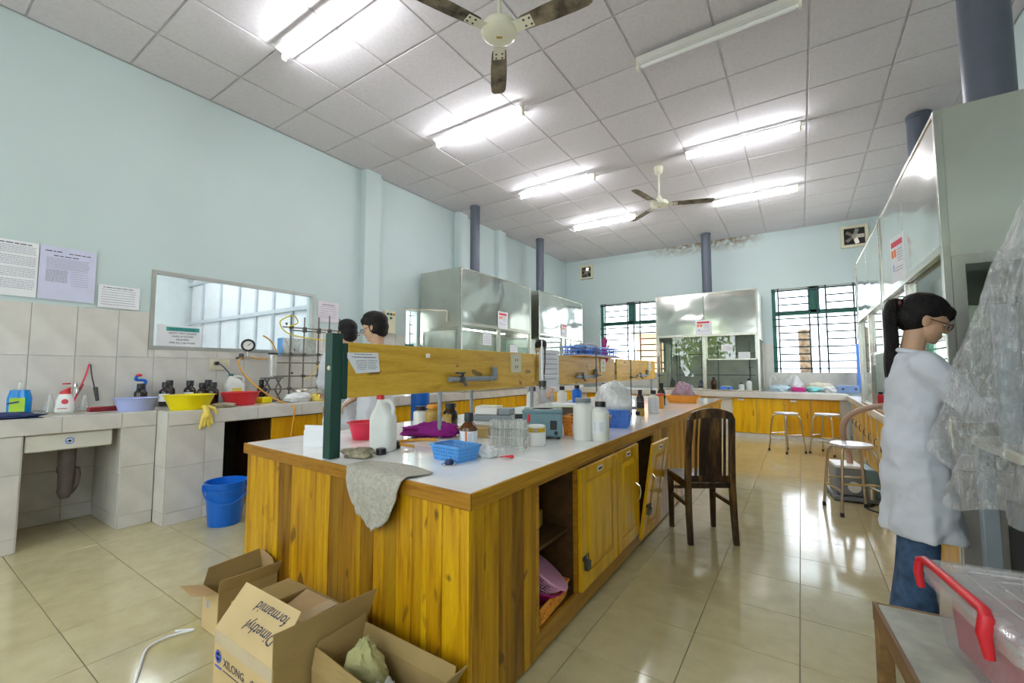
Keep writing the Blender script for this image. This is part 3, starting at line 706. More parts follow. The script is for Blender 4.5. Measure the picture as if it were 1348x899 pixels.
part('carcass', B().box(-5.19, -4.34, 2.24, 9.5, .06, .79), M['inside'], c2, False)
part('knee_space_back', B().box(-5.19, -5.0, 1.82, 2.24, 0, .79), M['dark'], c2, False)  # near-black panel standing in for deep shade in the knee space
part('plinth', B().box(-5.19, -4.30, 2.24, 9.5, 0, .06), TD, c2, False)
tiled_face(c2, (-4.284, 0, 0), (0, 1, 0), (0, 0, 1), [1.405, 1.67, 1.82], [0, .1, .46, .793])
tiled_face(c2, (-4.281, 0, 0), (0, 1, 0), (0, 0, 1), [1.405, 1.67] + [1.67 + .43 * k for k in range(1, 19)], [.795, .905])
tiled_face(c2, (0, 1.401, 0), (1, 0, 0), (0, 0, 1), [-4.505, -4.285], [0, .1, .46, .905])
tiled_face(c2, (0, 0, .907), (1, 0, 0), (0, 1, 0), [-5.19, -4.72, -4.283], [1.405, 1.67] + [1.67 + .43 * k for k in range(1, 19)])
def slab_door(parent, o, u, w_, h_, handle=True, seed=0):
    u = Vector(u)
    d = part('cupboard_door', B().box(.004, w_ - .004, -.018, 0, .004, h_ - .004), M['door'], parent, bev=.002); d.matrix_local = frame_m(o, u, Vector((0, 0, 1)).cross(u).normalized())
    d.matrix_local = Matrix.Translation(o) @ rotm(0, 0, math.atan2(u.y, u.x))
    if handle: part('pull_handle', B().tube([(w_ - .05, -.018, h_ * .5), (w_ - .05, -.042, h_ * .52), (w_ - .05, -.042, h_ * .62), (w_ - .05, -.018, h_ * .64)], .005, 8), M['iron'], d)
    return d
y = 2.24
for k in range(15): slab_door(c2, (-4.32, y, .06), (0, 1, 0), .48, .725, k % 2 == 0); y += .483
bc = thing('back_counter', 'white counter with yellow wooden cupboard doors along the back wall', 'counter', (0, 0, 0))
part('worktop', B().box(-4.25, .655, 9.2, 10.44, .735, .84), M['wtile'], bc, bev=.006)
part('carcass', B().box(-4.25, .655, 9.27, 10.44, .07, .735), M['wtile'], bc, False)
part('plinth', B().box(-4.25, .655, 9.25, 10.4, 0, .07), M['wtile'], bc, False)
for x0, x1, h in ((-4.1, -3.5, 0), (-3.5, -2.9, 0), (-2.7, -2.1, 0), (-2.1, -1.37, 0), (-1.11, -.71, 1), (-.71, -.28, 0), (-.28, .12, 1), (.12, .53, 0)):
    d = slab_door(bc, (x0, 9.265, .08), (1, 0, 0), x1 - x0, .65, h)
    if h: part('number_plate', B().box(.1, .2, -.0215, -.0182, .6, .63), M['paper'], d, False)
rc = thing('right_counter', 'white topped counter with wooden doors under the right hoods', 'counter', (0, 0, 0))
part('worktop', B().box(.63, 1.585, 3.14, 9.195, .735, .82), M['wtile'], rc, bev=.006)
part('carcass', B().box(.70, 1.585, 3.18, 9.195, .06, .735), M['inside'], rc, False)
part('end_panel', B().box(.655, 1.585, 3.15, 3.178, 0, .735), M['wtile'], rc, False)
part('plinth', B().box(.72, 1.585, 3.18, 9.19, 0, .06), M['wtile'], rc, False)
y = 9.15
for k in range(12):
    slab_door(rc, (.695, y, .07), (0, -1, 0), .45, .65, True); part('stile', B().box(.67, .70, y - .49, y - .452, .0, .735), M['wtile'], rc, False); y -= .49

# ================================================================== THE LAB BENCH
bn = thing('lab_bench', 'long yellow wooden island bench with white tiled top and plank sides', 'bench', (-.965, 1.19, 0), R(.43))
W_, L_ = 1.79, 6.1
sk_ = lambda x: .056 * (-x)            # the near end is cut slightly askew
def skew_box(b, x0, x1, ya, yb, z0, z1):
    """box whose near edge follows the skewed end: ya, yb measured from that edge"""
    return b.add([(x0, sk_(x0) + ya, z0), (x1, sk_(x1) + ya, z0), (x1, sk_(x1) + yb, z0), (x0, sk_(x0) + yb, z0), (x0, sk_(x0) + ya, z1), (x1, sk_(x1) + ya, z1), (x1, sk_(x1) + yb, z1), (x0, sk_(x0) + yb, z1)],
                 [(3, 2, 1, 0), (4, 5, 6, 7), (0, 1, 5, 4), (1, 2, 6, 5), (2, 3, 7, 6), (3, 0, 4, 7)])
core = B().add([(-W_ + .02, sk_(-W_) + .02, .775), (-.02, .02, .775), (-.02, L_ - .02, .775), (-W_ + .02, L_ - .02, .775), (-W_ + .02, sk_(-W_) + .02, .812), (-.02, .02, .812), (-.02, L_ - .02, .812), (-W_ + .02, L_ - .02, .812)],
               [(3, 2, 1, 0), (4, 5, 6, 7), (0, 1, 5, 4), (1, 2, 6, 5), (2, 3, 7, 6), (3, 0, 4, 7)])
part('worktop_base', core, flat('top_grout', (.62, .63, .66), .6), bn, False)
xs = [-.012, -.60, -1.19, -W_ + .012]; ys = [0] + [.62 * k for k in range(1, 10)] + [L_ - .012]
for x1, x0 in zip(xs, xs[1:]):
    for j, (y0, y1) in enumerate(zip(ys, ys[1:])):
        b = B(); g = .0012
        if j == 0: P = [(x0 + g, sk_(x0) + .013), (x1 - g, sk_(x1) + .013), (x1 - g, y1 - g), (x0 + g, y1 - g)]
        else: P = [(x0 + g, y0 + g), (x1 - g, y0 + g), (x1 - g, y1 - g), (x0 + g, y1 - g)]
        b.loft([[(x, y, .811) for x, y in P], [(x, y, .8195) for x, y in P]])
        part('top_tile', b, M['btile'], bn, False, bev=.0008)
part('edge_trim', skew_box(B(), -W_, 0, -.0, .012, .762, .8202), M['trimw'], bn, bev=.003)
part('edge_trim', B().box(-.012, 0, .013, L_, .762, .8202), M['trimw'], bn, bev=.003)
part('edge_trim', B().box(-W_, -W_ + .012, .12, L_, .762, .8202), M['trimw'], bn, bev=.003)
part('edge_trim', B().box(-W_ + .012, -.012, L_ - .012, L_, .762, .8202), M['trimw'], bn, bev=.003)
us = [1.765, 1.722, 1.532, 1.46, 1.379, 1.247, 1.088, 1.008, .932, .892, .81, .73, .645, .557, .49, .407, .315, .26, .228, .151, .065, .02]
for a, b_ in zip(us, us[1:]):
    part('plank', skew_box(B(), -a + .0008, -b_ - .0008, .014 + random.uniform(0, .0025), .034, .012, .762), M['plank'], bn, bev=.0015)
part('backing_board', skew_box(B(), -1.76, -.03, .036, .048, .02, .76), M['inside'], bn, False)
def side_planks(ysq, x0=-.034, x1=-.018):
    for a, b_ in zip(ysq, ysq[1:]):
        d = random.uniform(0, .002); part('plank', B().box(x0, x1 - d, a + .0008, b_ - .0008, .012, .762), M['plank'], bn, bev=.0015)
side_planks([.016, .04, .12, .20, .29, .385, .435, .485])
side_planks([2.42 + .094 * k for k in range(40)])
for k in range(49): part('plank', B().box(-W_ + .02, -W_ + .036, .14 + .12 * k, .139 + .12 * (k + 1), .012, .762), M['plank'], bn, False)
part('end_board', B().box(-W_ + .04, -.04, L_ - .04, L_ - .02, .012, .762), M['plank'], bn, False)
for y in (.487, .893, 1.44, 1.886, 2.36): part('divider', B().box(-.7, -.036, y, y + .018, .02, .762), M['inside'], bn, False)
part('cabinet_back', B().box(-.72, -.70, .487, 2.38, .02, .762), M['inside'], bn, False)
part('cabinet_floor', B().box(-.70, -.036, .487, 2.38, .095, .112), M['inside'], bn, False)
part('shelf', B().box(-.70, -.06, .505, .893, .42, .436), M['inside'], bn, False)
part('bottom_rail', B().box(-.036, -.018, .486, 2.41, .015, .112), M['trimw'], bn, bev=.002)
part('top_rail', B().box(-.036, -.02, .486, 2.41, .735, .762), M['trimw'], bn, bev=.002)
for y0, y1 in ((.482, .506), (.89, .912), (1.436, 1.462), (1.882, 1.905), (2.36, 2.42)): part('stile', B().box(-.036, -.0165, y0, y1, .112, .735), M['trimw'], bn, bev=.0015)
def panel_door(parent, y0, y1, z0, z1, x=-.016):
    """raised panel door facing +x, lying in the plane x"""
    w_ = y1 - y0; h_ = z1 - z0
    d = part('cabinet_door', B().box(0, .016, 0, w_, 0, h_), M['door'], parent, bev=.002)
    fr = B(); box_frame(fr, .016, .021, 0.0, w_, 0, h_, .075)
    part('door_frame', fr, M['door'], d, bev=.003)
    part('raised_panel', B().add([(.016, .085, .085), (.016, w_ - .085, .085), (.016, w_ - .085, h_ - .085), (.016, .085, h_ - .085), (.024, .11, .11), (.024, w_ - .11, .11), (.024, w_ - .11, h_ - .11), (.024, .11, h_ - .11)],
         [(0, 1, 5, 4), (1, 2, 6, 5), (2, 3, 7, 6), (3, 0, 4, 7), (4, 5, 6, 7)]), M['door'], d, False)
    lp = part('number_plate', B().box(.021, .0225, w_ / 2 - .045, w_ / 2 + .03, h_ - .055, h_ - .024), M['paper'], d, False)
    part('plate_print', B().box(.0226, .023, w_ / 2 - .035, w_ / 2 + .02, h_ - .046, h_ - .034), M['ink'], lp, False)
    d.location = (x, y0, z0); return d
d1 = panel_door(bn, .908, 1.438, .115, .735); d2 = panel_door(bn, 1.458, 1.884, .115, .735)
part('hasp', B().box(.021, .027, .0, .05, .155, .175), M['iron'], d1, bev=.002)
pk = B(); pk.tube([(.034, .028, .15), (.034, .028, .175), (.034, .034, .185), (.034, .05, .185), (.034, .056, .175), (.034, .056, .15)], .0035, 8); pk.box(.024, .045, .02, .064, .105, .15)
part('padlock', pk, M['iron'], d1, bev=.002)
hd = B().tube([(.02, .36, .24), (.045, .362, .26), (.05, .362, .30), (.045, .362, .34), (.02, .36, .36)], .006, 8); part('pull_handle', hd, M['chrome'], d2)
d3 = panel_door(bn, 1.9, 2.27, .08, .755, -.006)
d3.rotation_euler = (0, R(8.5), R(-2)); d3.location = (-.006, 1.885, .07)
part('pull_handle', B().tube([(.02, .06, .34), (.045, .06, .36), (.05, .06, .40), (.045, .06, .44), (.02, .06, .46)], .006, 8), M['chrome'], d3)
pk = B(); pk.tube([(.032, .04, .22), (.034, .04, .245), (.034, .046, .255), (.034, .062, .255), (.034, .068, .245), (.034, .068, .22)], .0035, 8); pk.box(.024, .045, .032, .076, .175, .22); pk.box(.021, .027, .0, .05, .23, .25)
part('padlock', pk, M['iron'], d3, bev=.002)
for y, x in ((2.9, -.05), (4.2, -.05), (5.6, -.05), (.55, -.1)): pass

# partition rack along the bench
rk = thing('bench_rack', 'long wooden splashboard on posts along the middle of the bench, carrying taps', 'rack', (-1.93, 1.30, .82), R(.43))
part('post', B().box(-.028, .028, -.03, .03, 0, .612), M['green'], rk, bev=.003, label='dark green steel post at the near end')
part('bracket', B().box(.006, .030, .032, .06, .285, .565), M['green'], rk, bev=.002)
part('post_screw', B().ell((.008, -.032, .44), (.012, .005, .012), 10, 6), M['socket'], rk)
for (y0, y1) in ((.062, 1.94), (1.99, 3.9), (3.98, 5.75)):
    part('board', B().box(.008, .03, y0, y1, .29, .57), M['board'], rk, bev=.003)
for yy in (1.95, 3.93, 5.68): part('board_post', B().cyl((-.012, yy, 0), (-.012, yy, .57), .016, n=10), M['pvc2'], rk); part('splice_plate', B().box(.004, .008, yy - .06, yy + .06, .33, .53), M['alu'], rk, False)
part('tray_shelf', B().box(-.17, .14, 2.75, 3.78, .571, .583), M['board'], rk, bev=.002)
def water_tap(y, z=.37):
    t = part('water_pipe', B().tube([(.052, y + .5, z + .075), (.052, y + .5, z + .01), (.052, y + .49, z), (.052, y, z)], .0165, 12), M['pvc2'], rk)
    part('pipe_elbow', B().tube([(.052, y + .5, z + .08), (.052, y + .5, z), (.052, y + .43, z)], .022, 12), M['pvc2'], t)
    part('valve_body', B().ell((.055, y + .12, z), (.024, .036, .024), 12, 8).cyl((.055, y + .12, z), (.09, y + .13, z - .045), .012, .009, 10), M['iron'], t)
    part('tap_lever', B().box(.06, .075, y + .05, y + .14, z + .035, z + .045).cyl((.066, y + .12, z + .01), (.066, y + .12, z + .04), .008, n=8), M['navy'], t, bev=.002)
water_tap(.80); water_tap(2.75, .36); water_tap(4.75, .35)
for y in (1.545, 3.42, 5.35):
    s = part('socket_plate', B().box(.03, .042, y, y + .15, .41, .56), M['socket'], rk, bev=.003)
    hb = B()
    for dy, dz in ((.06, .1), (.09, .1), (.06, .045), (.09, .045)): hb.box(.042, .0428, y + dy - .005, y + dy + .005, dz + .41 - .01, dz + .42)
    part('socket_slots', hb, M['black'], s, False)
part('switch_stub', B().box(.03, .04, .61, .635, .505, .53), M['paper'], rk, False)
# steel support legs behind the board
for (x, y, nm) in ((.02, .75, 0), (-.26, 1.42, 1)):
    part('support_leg', B().cyl((x, y, 0), (x, y, .30 if not nm else .32), .014, n=12), M['pvc2'], rk)
np_ = paper('white notice with curled lower corner taped to the near wooden board', 'paper', (-1.896, 1.352, 1.232), (0, 1, 0), (0, 0, 1), .2, .11, outline=[(.055, 0), (.205, .008), (.19, .11), (0, .106), (0, .08)])
printed(np_, [(.04, .15, .098, .003), (.03, .185, .082, .004)] + [(.05 + .003 * k, .12, .066 - .009 * k, .002) for k in range(6)] + [(.125, .185, .068 - .009 * k, .002) for k in range(6)], M['ink'], seed=9)
np2 = paper('white sheet of handwriting hanging on the wooden board behind the glass column', 'paper', (-1.895, 3.27, 1.10), (0, 1, 0), (0, 0, 1), .37, .33)
printed(np2, [(.05, .33, .29 - .045 * k, .008) for k in range(6)], M['greyink'], seed=11, wmin=.018)
lc = thing('mesh_tray', 'blue perforated plastic tray set on top of the wooden board', 'tray', (-1.95, 4.55, 1.404))
part('tray_side', B().grid(lambda u, v: (.13, -.46 + .92 * u, .012 + .075 * v), 15, 2).grid(lambda u, v: (-.13, -.46 + .92 * u, .012 + .075 * v), 15, 2).grid(lambda u, v: (-.13 + .26 * u, -.46, .012 + .075 * v), 5, 2).grid(lambda u, v: (-.13 + .26 * u, .46, .012 + .075 * v), 5, 2), M['blue2'], lc, False, wire=.010)
part('tray_base', B().box(-.13, .13, -.46, .46, 0.0, .012), M['blue2'], lc, False)
part('tray_rim', B().box(-.14, -.125, -.47, .47, .082, .097).box(.125, .14, -.47, .47, .082, .097).box(-.125, .125, -.47, -.455, .082, .097).box(-.125, .125, .455, .47, .082, .097), M['blue2'], lc, False)
def rubber_glove(name, label, mat, loc, rot, s=1, fingers_down=False):
    b = B(); b.ell((0, 0, 0), (.045 * s, .018 * s, .055 * s), 14, 8); b.cap((0, 0, .03 * s), (0, 0, .13 * s), .034 * s, .042 * s)
    for k, (x, l, a) in enumerate(((-.033, .075, -.25), (-.012, .09, -.06), (.011, .085, .08), (.032, .07, .22))):
        b.cap((x * s, 0, -.035 * s), ((x + a * l * .6) * s, .012 * s, (-.04 - l) * s), .0115 * s, .009 * s, 10)
    b.cap((.04 * s, 0, .01 * s), (.075 * s, .02 * s, -.04 * s), .013 * s, .010 * s, 10)
    o = single(name, b, mat, label, 'glove', loc); o.rotation_euler = rot
    md = o.modifiers.new('skin', 'REMESH'); md.mode = 'VOXEL'; md.voxel_size = .005 * s; md.use_smooth_shade = True
    sm = o.modifiers.new('smooth', 'SMOOTH'); sm.iterations = 4; sm.factor = .5
    return o
rubber_glove('rubber_glove', 'pink rubber glove standing up in the blue tray on the board', M['magenta'], (-1.95, 4.93, 1.505), (R(180), 0, R(80)), 1.0)
def crumple(name, label, cat, mat, loc, sx, sy, sz, seed=1, rz=0, power=1.0, nu=40, nv=22, amp=.35, freq=3.0, base=.0, mod=None, flatb=True, **k):
    """crumpled cloth or bag: noisy half-flattened blob"""
    b = B().ell((0, 0, 0), 1, nu, nv); vs = []
    for v in b.v:
        p = Vector(v); d = noise.noise(p * freq * .5 + Vector((seed * 7.3, 0, 0))) * amp + noise.noise(p * freq * 1.7 + Vector((0, seed * 3.1, 0))) * amp * .5 + abs(noise.noise(p * freq * 3 + Vector((0, 0, seed)))) * amp * .35
        p = p * (1 + d); z = p.z
        if flatb: z = (z + 1) / 2 if z > -1 else 0; z = max(0.0, (p.z + .75) / 1.75)
        q = Vector((p.x * sx, p.y * sy, z * sz))
        if mod: q = mod(q)
        vs.append(tuple(q))
    b.v = vs
    return single(name, b, mat, label, cat, loc, rz, ang=70, **k)
crumple('cloth', 'grey cloth heaped in the blue tray on the board', 'cloth', M['grey'], (-1.95, 4.40, 1.418), .10, .25, .12, 5)

# ================================================================== THINGS ON THE BENCH
Z0 = .8202
def bottle(name, label, loc, r, h, mat, capm, neck=.42, caph=.16, shoulder=.68, capr=None, wrap=None, stripe=None, group=None, cat='bottle', n=24, rz=0, sq=False):
    t = thing(name, label, cat, loc, rz, group); nr = r * neck; zs = h * shoulder; zc = h * (1 - caph)
    prof = [(r * .9, 0), (r, r * .12), (r, zs), (r * .93, zs + (zc - zs) * .3), (r * .7, zs + (zc - zs) * .62), (nr, zs + (zc - zs) * .9), (nr, zc + h * caph * .3)]
    part('body', B().lathe(prof, n), mat, t, ang=50)
    cr = capr or nr * 1.25
    part('cap', B().lathe([(cr, zc), (cr, h - .006), (cr * .92, h), (0.001, h)], 20), capm, t, ang=50)
    if wrap:
        a0, a1, z0, z1, wm = wrap
        lb = part('label_wrap', B().grid(lambda u, v: ((r + .0008) * math.cos(R(a0 + (a1 - a0) * u)), (r + .0008) * math.sin(R(a0 + (a1 - a0) * u)), h * (z0 + (z1 - z0) * v)), 20, 1), wm, t)
        if stripe: part('label_stripe', B().grid(lambda u, v: ((r + .0016) * math.cos(R(stripe[0] + 14 * u)), (r + .0016) * math.sin(R(stripe[0] + 14 * u)), h * (z0 + (z1 - z0) * v)), 3, 1), stripe[1], lb)
        pr_ = B()
        for k in range(5):
            zz = h * (z0 + (z1 - z0) * (.2 + .14 * k))
            for a, w2 in ((a0 + (a1 - a0) * .15, 16), (a0 + (a1 - a0) * .55, 24)):
                pr_.grid(lambda u, v: ((r + .0014) * math.cos(R(a + w2 * u)), (r + .0014) * math.sin(R(a + w2 * u)), zz + .0025 * v), 3, 1)
        part('label_print', pr_, M['greyink'], lb, False)
    return t
def bowl(name, label, loc, rt, rb, h, mat, cat='bowl', sy=1, rz=0, lip=.012, n=40):
    o = single(name, B().lathe([(rb * .6, .004), (rb, 0), (rt, h - .006), (rt + lip, h - .003), (rt + lip, h), (rt - .003, h), (rb - .004, .006), (.001, .006)], n, sy=sy), mat, label, cat, loc, rz)
    return o
pz = thing('folded_paper', 'white folded paper card standing at the near left end of the bench', 'paper', (-2.31, 1.46, Z0), R(25))
part('sheet', B().box(-.075, .055, -.001, .001, 0, .115), M['paper'], pz, False); part('sheet', B().box(-.06, .06, -.03, -.028, 0, .09, rotm(0, 0, R(8))), M['paper'], pz, False)
bowl('bowl', 'bright red plastic bowl on the bench behind the green post', (-2.30, 1.78, Z0), .098, .072, .105, M['pinkred'])
jg = thing('jerrycan', 'tall white plastic jug with handle and red cap on the bench', 'jug', (-1.878, 1.572, Z0), R(20))
part('body', B().loft([rr(0, .058, .045, 0, 4, .02), rr(0, .063, .05, .008, 4, .025), rr(0, .063, .05, .165, 4, .025), rr(0, .058, .046, .19, 4, .025), rr(-.012, .03, .03, .235, 4, .025), rr(-.02, .017, .017, .262, 4, .016), rr(-.02, .017, .017, .278, 4, .016)]), M['milk'], jg, ang=60)
part('handle', B().tube(bez([(.05, 0, .17), (.058, 0, .225), (.035, 0, .262), (-.005, 0, .262)]), .0105, 10), M['milk'], jg)
part('cap', B().lathe([(.021, .272), (.021, .291), (.019, .294), (.001, .294)], 18, (-.02, 0, 0)), M['red'], jg)
crumple('rag', 'stiff brown dirty rag lying beside the green post', 'rag', M['brownrag'], (-1.835, 1.385, Z0), .085, .05, .045, 3, R(20))
def small_cap(label, loc, r=.026, h=.03, mat='black'):
    b = B().lathe([(r, 0), (r, h * .85), (r * .9, h), (.001, h)], 20); o = single('loose_screw_top', b, M[mat], label, 'cap', loc, ang=50); return o
small_cap('loose black screw cap on the bench between rag and hanging cloth', (-1.80, 1.495, Z0))
cp = thing('stopper_tube', 'black stopper with an orange rubber tube through it, lying by the purple cloth', 'stopper', (-1.875, 1.655, Z0))
part('stopper', B().lathe([(.026, 0), (.03, .012), (.026, .034), (.014, .043), (.001, .044)], 18), M['black'], cp)
part('rubber_tube', B().tube(bez([(.09, .05, .012), (.04, .02, .02), (0, .0, .03)]), .008, 8), M['orhose'], cp)
single('rubber_tube', B().tube(bez([(-2.0, 1.70, Z0 + .01), (-1.985, 1.78, Z0 + .01), (-1.92, 1.88, Z0 + .012), (-1.84, 1.95, Z0 + .012)]), .009, 8), M['orhose'], 'short curved orange tube lying in front of the purple cloth', 'tube')
crumple('cloth', 'crumpled magenta purple cloth on the bench behind the jug', 'cloth', M['magcloth'], (-1.99, 2.06, Z0), .17, .085, .09, 8, R(40), amp=.4, freq=3.6)
# rag hanging over the near edge
def hang(u, v):
    # u across (from left to right), v from the top back corner over the edge and down
    x = -1.665 + .335 * u; ye = 1.19 + .056 * (-.965 - x)
    top = .02 + .12 * math.sin(PI * (.25 + .6 * u)) + .05 * u; drop = .13 + .11 * (1 - abs(u - .55) * 1.9) + .01 * math.sin(9 * u)
    s = v * (top + drop); f = (.008 * math.sin(15 * u + 5 * v) + .004 * math.sin(31 * u - 4 * v)) * min(1, v * 2)
    x2 = x + (.10 * (u - .5) * (1 - v)) - .12 * (u - .55) * max(0, v - .45)
    if s < top: return (x2, ye + (top - s) - .004, Z0 + .006 + abs(f) * .6)
    d = s - top; return (x2, ye - .012 - .014 * min(1, d * 20) - abs(f) * 1.2, Z0 + .004 - d)
single('rag', B().grid(hang, 34, 36), M['rag'], 'dirty beige rag hanging over the near edge of the bench', 'rag', solid=.004, ang=80)
bottle('jar', 'white plastic jar with black lid left of the yellow jar on the bench', (-2.46, 2.42, Z0), .056, .15, M['white'], M['black'], .62, .2, .7)
bottle('jar', 'squat glass jar of ochre powder with wooden coloured lid on the bench', (-2.235, 2.32, Z0), .053, .178, M['ochre'], M['orange'], .7, .13, .72, wrap=None)
bottle('bottle', 'dark brown glass bottle with black cap, right of the ochre jar', (-2.12, 2.38, Z0), .053, .19, M['darkamber'], M['black'], .62, .16, .62, wrap=(-140, -40, .15, .6, M['ochre']))
bk = thing('basket', 'light blue plastic basket of glassware near the bench edge', 'basket', (-1.405, 1.615, Z0), R(-6))
def tray_parts(t, mat, wx, wy, h, flare=1.15, nx=12, ny=8, nz=3, wire=.006, rim=.007):
    def side(u, v):  # around the perimeter
        k = u * 4; s = int(min(k, 3.999)); f = k - s; e = flare ** v if False else 1 + (flare - 1) * v
        c = [(-1, -1), (1, -1), (1, 1), (-1, 1), (-1, -1)]; a, b_ = c[s], c[s + 1]
        return ((a[0] + (b_[0] - a[0]) * f) * wx * e, (a[1] + (b_[1] - a[1]) * f) * wy * e, h * v)
    part('side_lattice', B().grid(side, 4 * nx, nz), mat, t, False, wire=wire)
    part('base', B().box(-wx, wx, -wy, wy, 0, .004), mat, t, False)
    e = flare; X, Y = wx * e, wy * e
    part('rim', B().box(-X - rim, -X + .002, -Y - rim, Y + rim, h - .004, h + rim).box(X - .002, X + rim, -Y - rim, Y + rim, h - .004, h + rim).box(-X, X, -Y - rim, -Y + .002, h - .004, h + rim).box(-X, X, Y - .002, Y + rim, h - .004, h + rim), mat, t, bev=.002)
tray_parts(bk, M['blue3'], .08, .058, .068, 1.2, 10, 8, 4, .008)
part('side_sheet', B().loft([[(x * .08, y * .058, .003) for x, y in ((-1, -1), (1, -1), (1, 1), (-1, 1))], [(x * .094, y * .068, .066) for x, y in ((-1, -1), (1, -1), (1, 1), (-1, 1))]], True, False), film('blue_translucent', (.1, .36, .78), .6, .3, 0), bk, False)
for k, (dx, dy, rz) in enumerate(((-.03, .01, .3), (.02, -.015, 1.2), (.035, .02, 2.0))):
    o = single('glass_tube', B().cyl((-.045, 0, 0), (.045, 0, .012), .008, n=10), M['tubeglass'], ('glass tube in the left of the blue basket', 'glass tube lying along the front of the blue basket', 'glass tube at the right end of the blue basket')[k], 'glassware', (-1.405 + dx, 1.615 + dy, Z0 + .018 + .012 * k), rz)
rg = thing('stopper_ring', 'small blue stopper lying on a wire ring in front of the blue basket', 'stopper', (-1.345, 1.505, Z0))
part('ring', B().tube([(.034 * math.cos(a * PI / 12), .034 * math.sin(a * PI / 12), .003) for a in range(25)], .0025, 8), M['chrome'], rg)
part('stopper', B().lathe([(.016, .0), (.022, .008), (.016, .024), (.001, .026)], 14), M['navy'], rg)
bottle('reagent_bottle', 'brown reagent bottle with white label and orange stripe beside the blue basket', (-1.42, 1.735, Z0), .045, .212, M['amber'], M['black'], .46, .2, .62, capr=.024, wrap=(-150, 20, .30, .58, M['paper']), stripe=(-75, M['orangeink']))
crumple('plastic_bag', 'small crumpled white plastic bag in front of the test tube rack', 'bag', M['bag'], (-1.315, 1.745, Z0), .055, .04, .055, 6, .4)
rk2 = thing('tube_rack', 'wire rack filled with glass test tubes on the bench', 'rack', (-1.32, 1.95, Z0), R(14))
wr = []
for z in (.03, .075, .12):
    part('rack_wire', B().tube([(-.10, -.045, z), (.10, -.045, z), (.10, .045, z), (-.10, .045, z), (-.10, -.045, z)], .0018, 6), M['chrome'], rk2)
for x, y in ((-.1, -.045), (.1, -.045), (.1, .045), (-.1, .045), (0, -.045), (0, .045)): part('rack_leg', B().cyl((x, y, 0), (x, y, .122), .0018, n=6), M['chrome'], rk2)
gb = B()
for i in range(1, 8): gb.cyl((-.1 + .025 * i, -.045, .075), (-.1 + .025 * i, .045, .075), .0013, n=5).cyl((-.1 + .025 * i, -.045, .12), (-.1 + .025 * i, .045, .12), .0013, n=5)
part('rack_grid', gb, M['chrome'], rk2, False)
tm = B().lathe([(.002, 0), (.007, .004), (.0085, .012), (.0085, .15), (.0095, .152), (.0095, .155), (.0078, .155), (.0078, .012), (.001, .004)], 12).mesh('test_tube', M['tubeglass'])
dirs = ['front', 'second', 'third', 'back']
tubs = []
for i in range(8):
    for j in range(3):
        if (i * 3 + j) % 7 == 5: continue
        o = obj('test_tube', tm); wp = Matrix.Translation((-1.32, 1.95, Z0)) @ rotm(0, 0, R(14)) @ Vector((-.0875 + .025 * i, -.03 + .03 * j, .006))
        o.location = wp; o.rotation_euler = (random.uniform(-.03, .03), random.uniform(-.03, .03), 0)
        tag(o, 'clear glass test tube standing in the wire rack', 'test tube', 'test tubes in the wire rack')
dp = thing('dropper', 'small red rubber dropper bulb lying on the bench', 'dropper', (-1.20, 1.775, Z0 + .009), R(30))
part('bulb', B().tube([(-.02, 0, 0), (-.012, 0, 0), (0, 0, 0), (.012, 0, 0), (.021, 0, 0), (.025, 0, 0)], [.004, .005, .006, .0085, .008, .002], 12), M['red'], dp)
part('stem', B().cyl((-.045, 0, -.002), (-.018, 0, 0), .003, n=8), M['red'], dp)
bottle('jar', 'low white jar with mustard yellow band in front of the blue grey heater', (-1.275, 2.165, Z0), .055, .115, M['white'], M['white'], 1.0, .30, .68, capr=.0542, wrap=(-175, 5, .70, .90, flat('mustard_band', (.62, .38, .01), .5)))
pp2 = thing('pipette', 'glass pipette with red bulb standing up at the end of the test tube rack', 'dropper', (-1.245, 2.0, Z0))
part('stem', B().cyl((0, 0, 0), (.012, .01, .15), .0035, n=8), M['tubeglass'], pp2); part('bulb', B().tube([(.012, .01, .148), (.0135, .011, .165), (.0145, .012, .185), (.0155, .013, .192)], [.007, .009, .008, .003], 10), M['red'], pp2)
hm = thing('heating_mantle', 'blue grey heating mantle box with a switch on the bench', 'heater', (-1.40, 2.46, Z0), R(28))
part('housing', B().box(-.125, .125, -.10, .11, .01, .165), M['mantle'], hm, bev=.014)
part('lid_rim', B().box(-.128, .128, -.103, .113, .16, .18), M['mantle'], hm, bev=.008)
part('well', B().lathe([(.075, .18), (.085, .183), (.085, .178), (.07, .178)], 24), M['white'], hm)
part('switch', B().box(.05, .09, -.112, -.099, .06, .115), M['black'], hm, bev=.004); part('knob', B().cyl((.085, -.1, .04), (.085, -.115, .04), .012), M['black'], hm)
part('side_knob', B().box(-.175, -.12, -.07, -.045, .12, .15), M['black'], hm, bev=.006)
for sx in (-1, 1):
    for sy in (-1, 1): part('foot', B().cyl((sx * .1, sy * .085, 0), (sx * .1, sy * .085, .012), .012), M['black'], hm)
fl = thing('distilling_flask', 'glass flask with tall white column rising from the heating mantle', 'flask', (-1.40, 2.46, Z0 + .184), R(0))
part('flask', B().lathe([(.02, -.0), (.07, .008), (.062, .03), (.034, .06), (.024, .09), (.024, .135), (.028, .14)], 24), M['glass'], fl)
part('stopper', B().lathe([(.018, .12), (.024, .14), (.026, .175), (.018, .178)], 18), M['iron'], fl)
part('column', B().cyl((0, 0, .165), (-.004, 0, .40), .0085, n=12), M['white'], fl)
part('column_tip', B().cyl((-.004, 0, .40), (-.004, 0, .45), .004, n=10), M['white'], fl)
part('side_rod', B().tube([(.002, .01, .17), (.012, .012, .30), (.012, .012, .40)], .005, 8), M['black'], fl)
part('clamp_arm', B().cyl((-.01, .0, .21), (.09, .06, .205), .004, n=8), M['white'], fl)
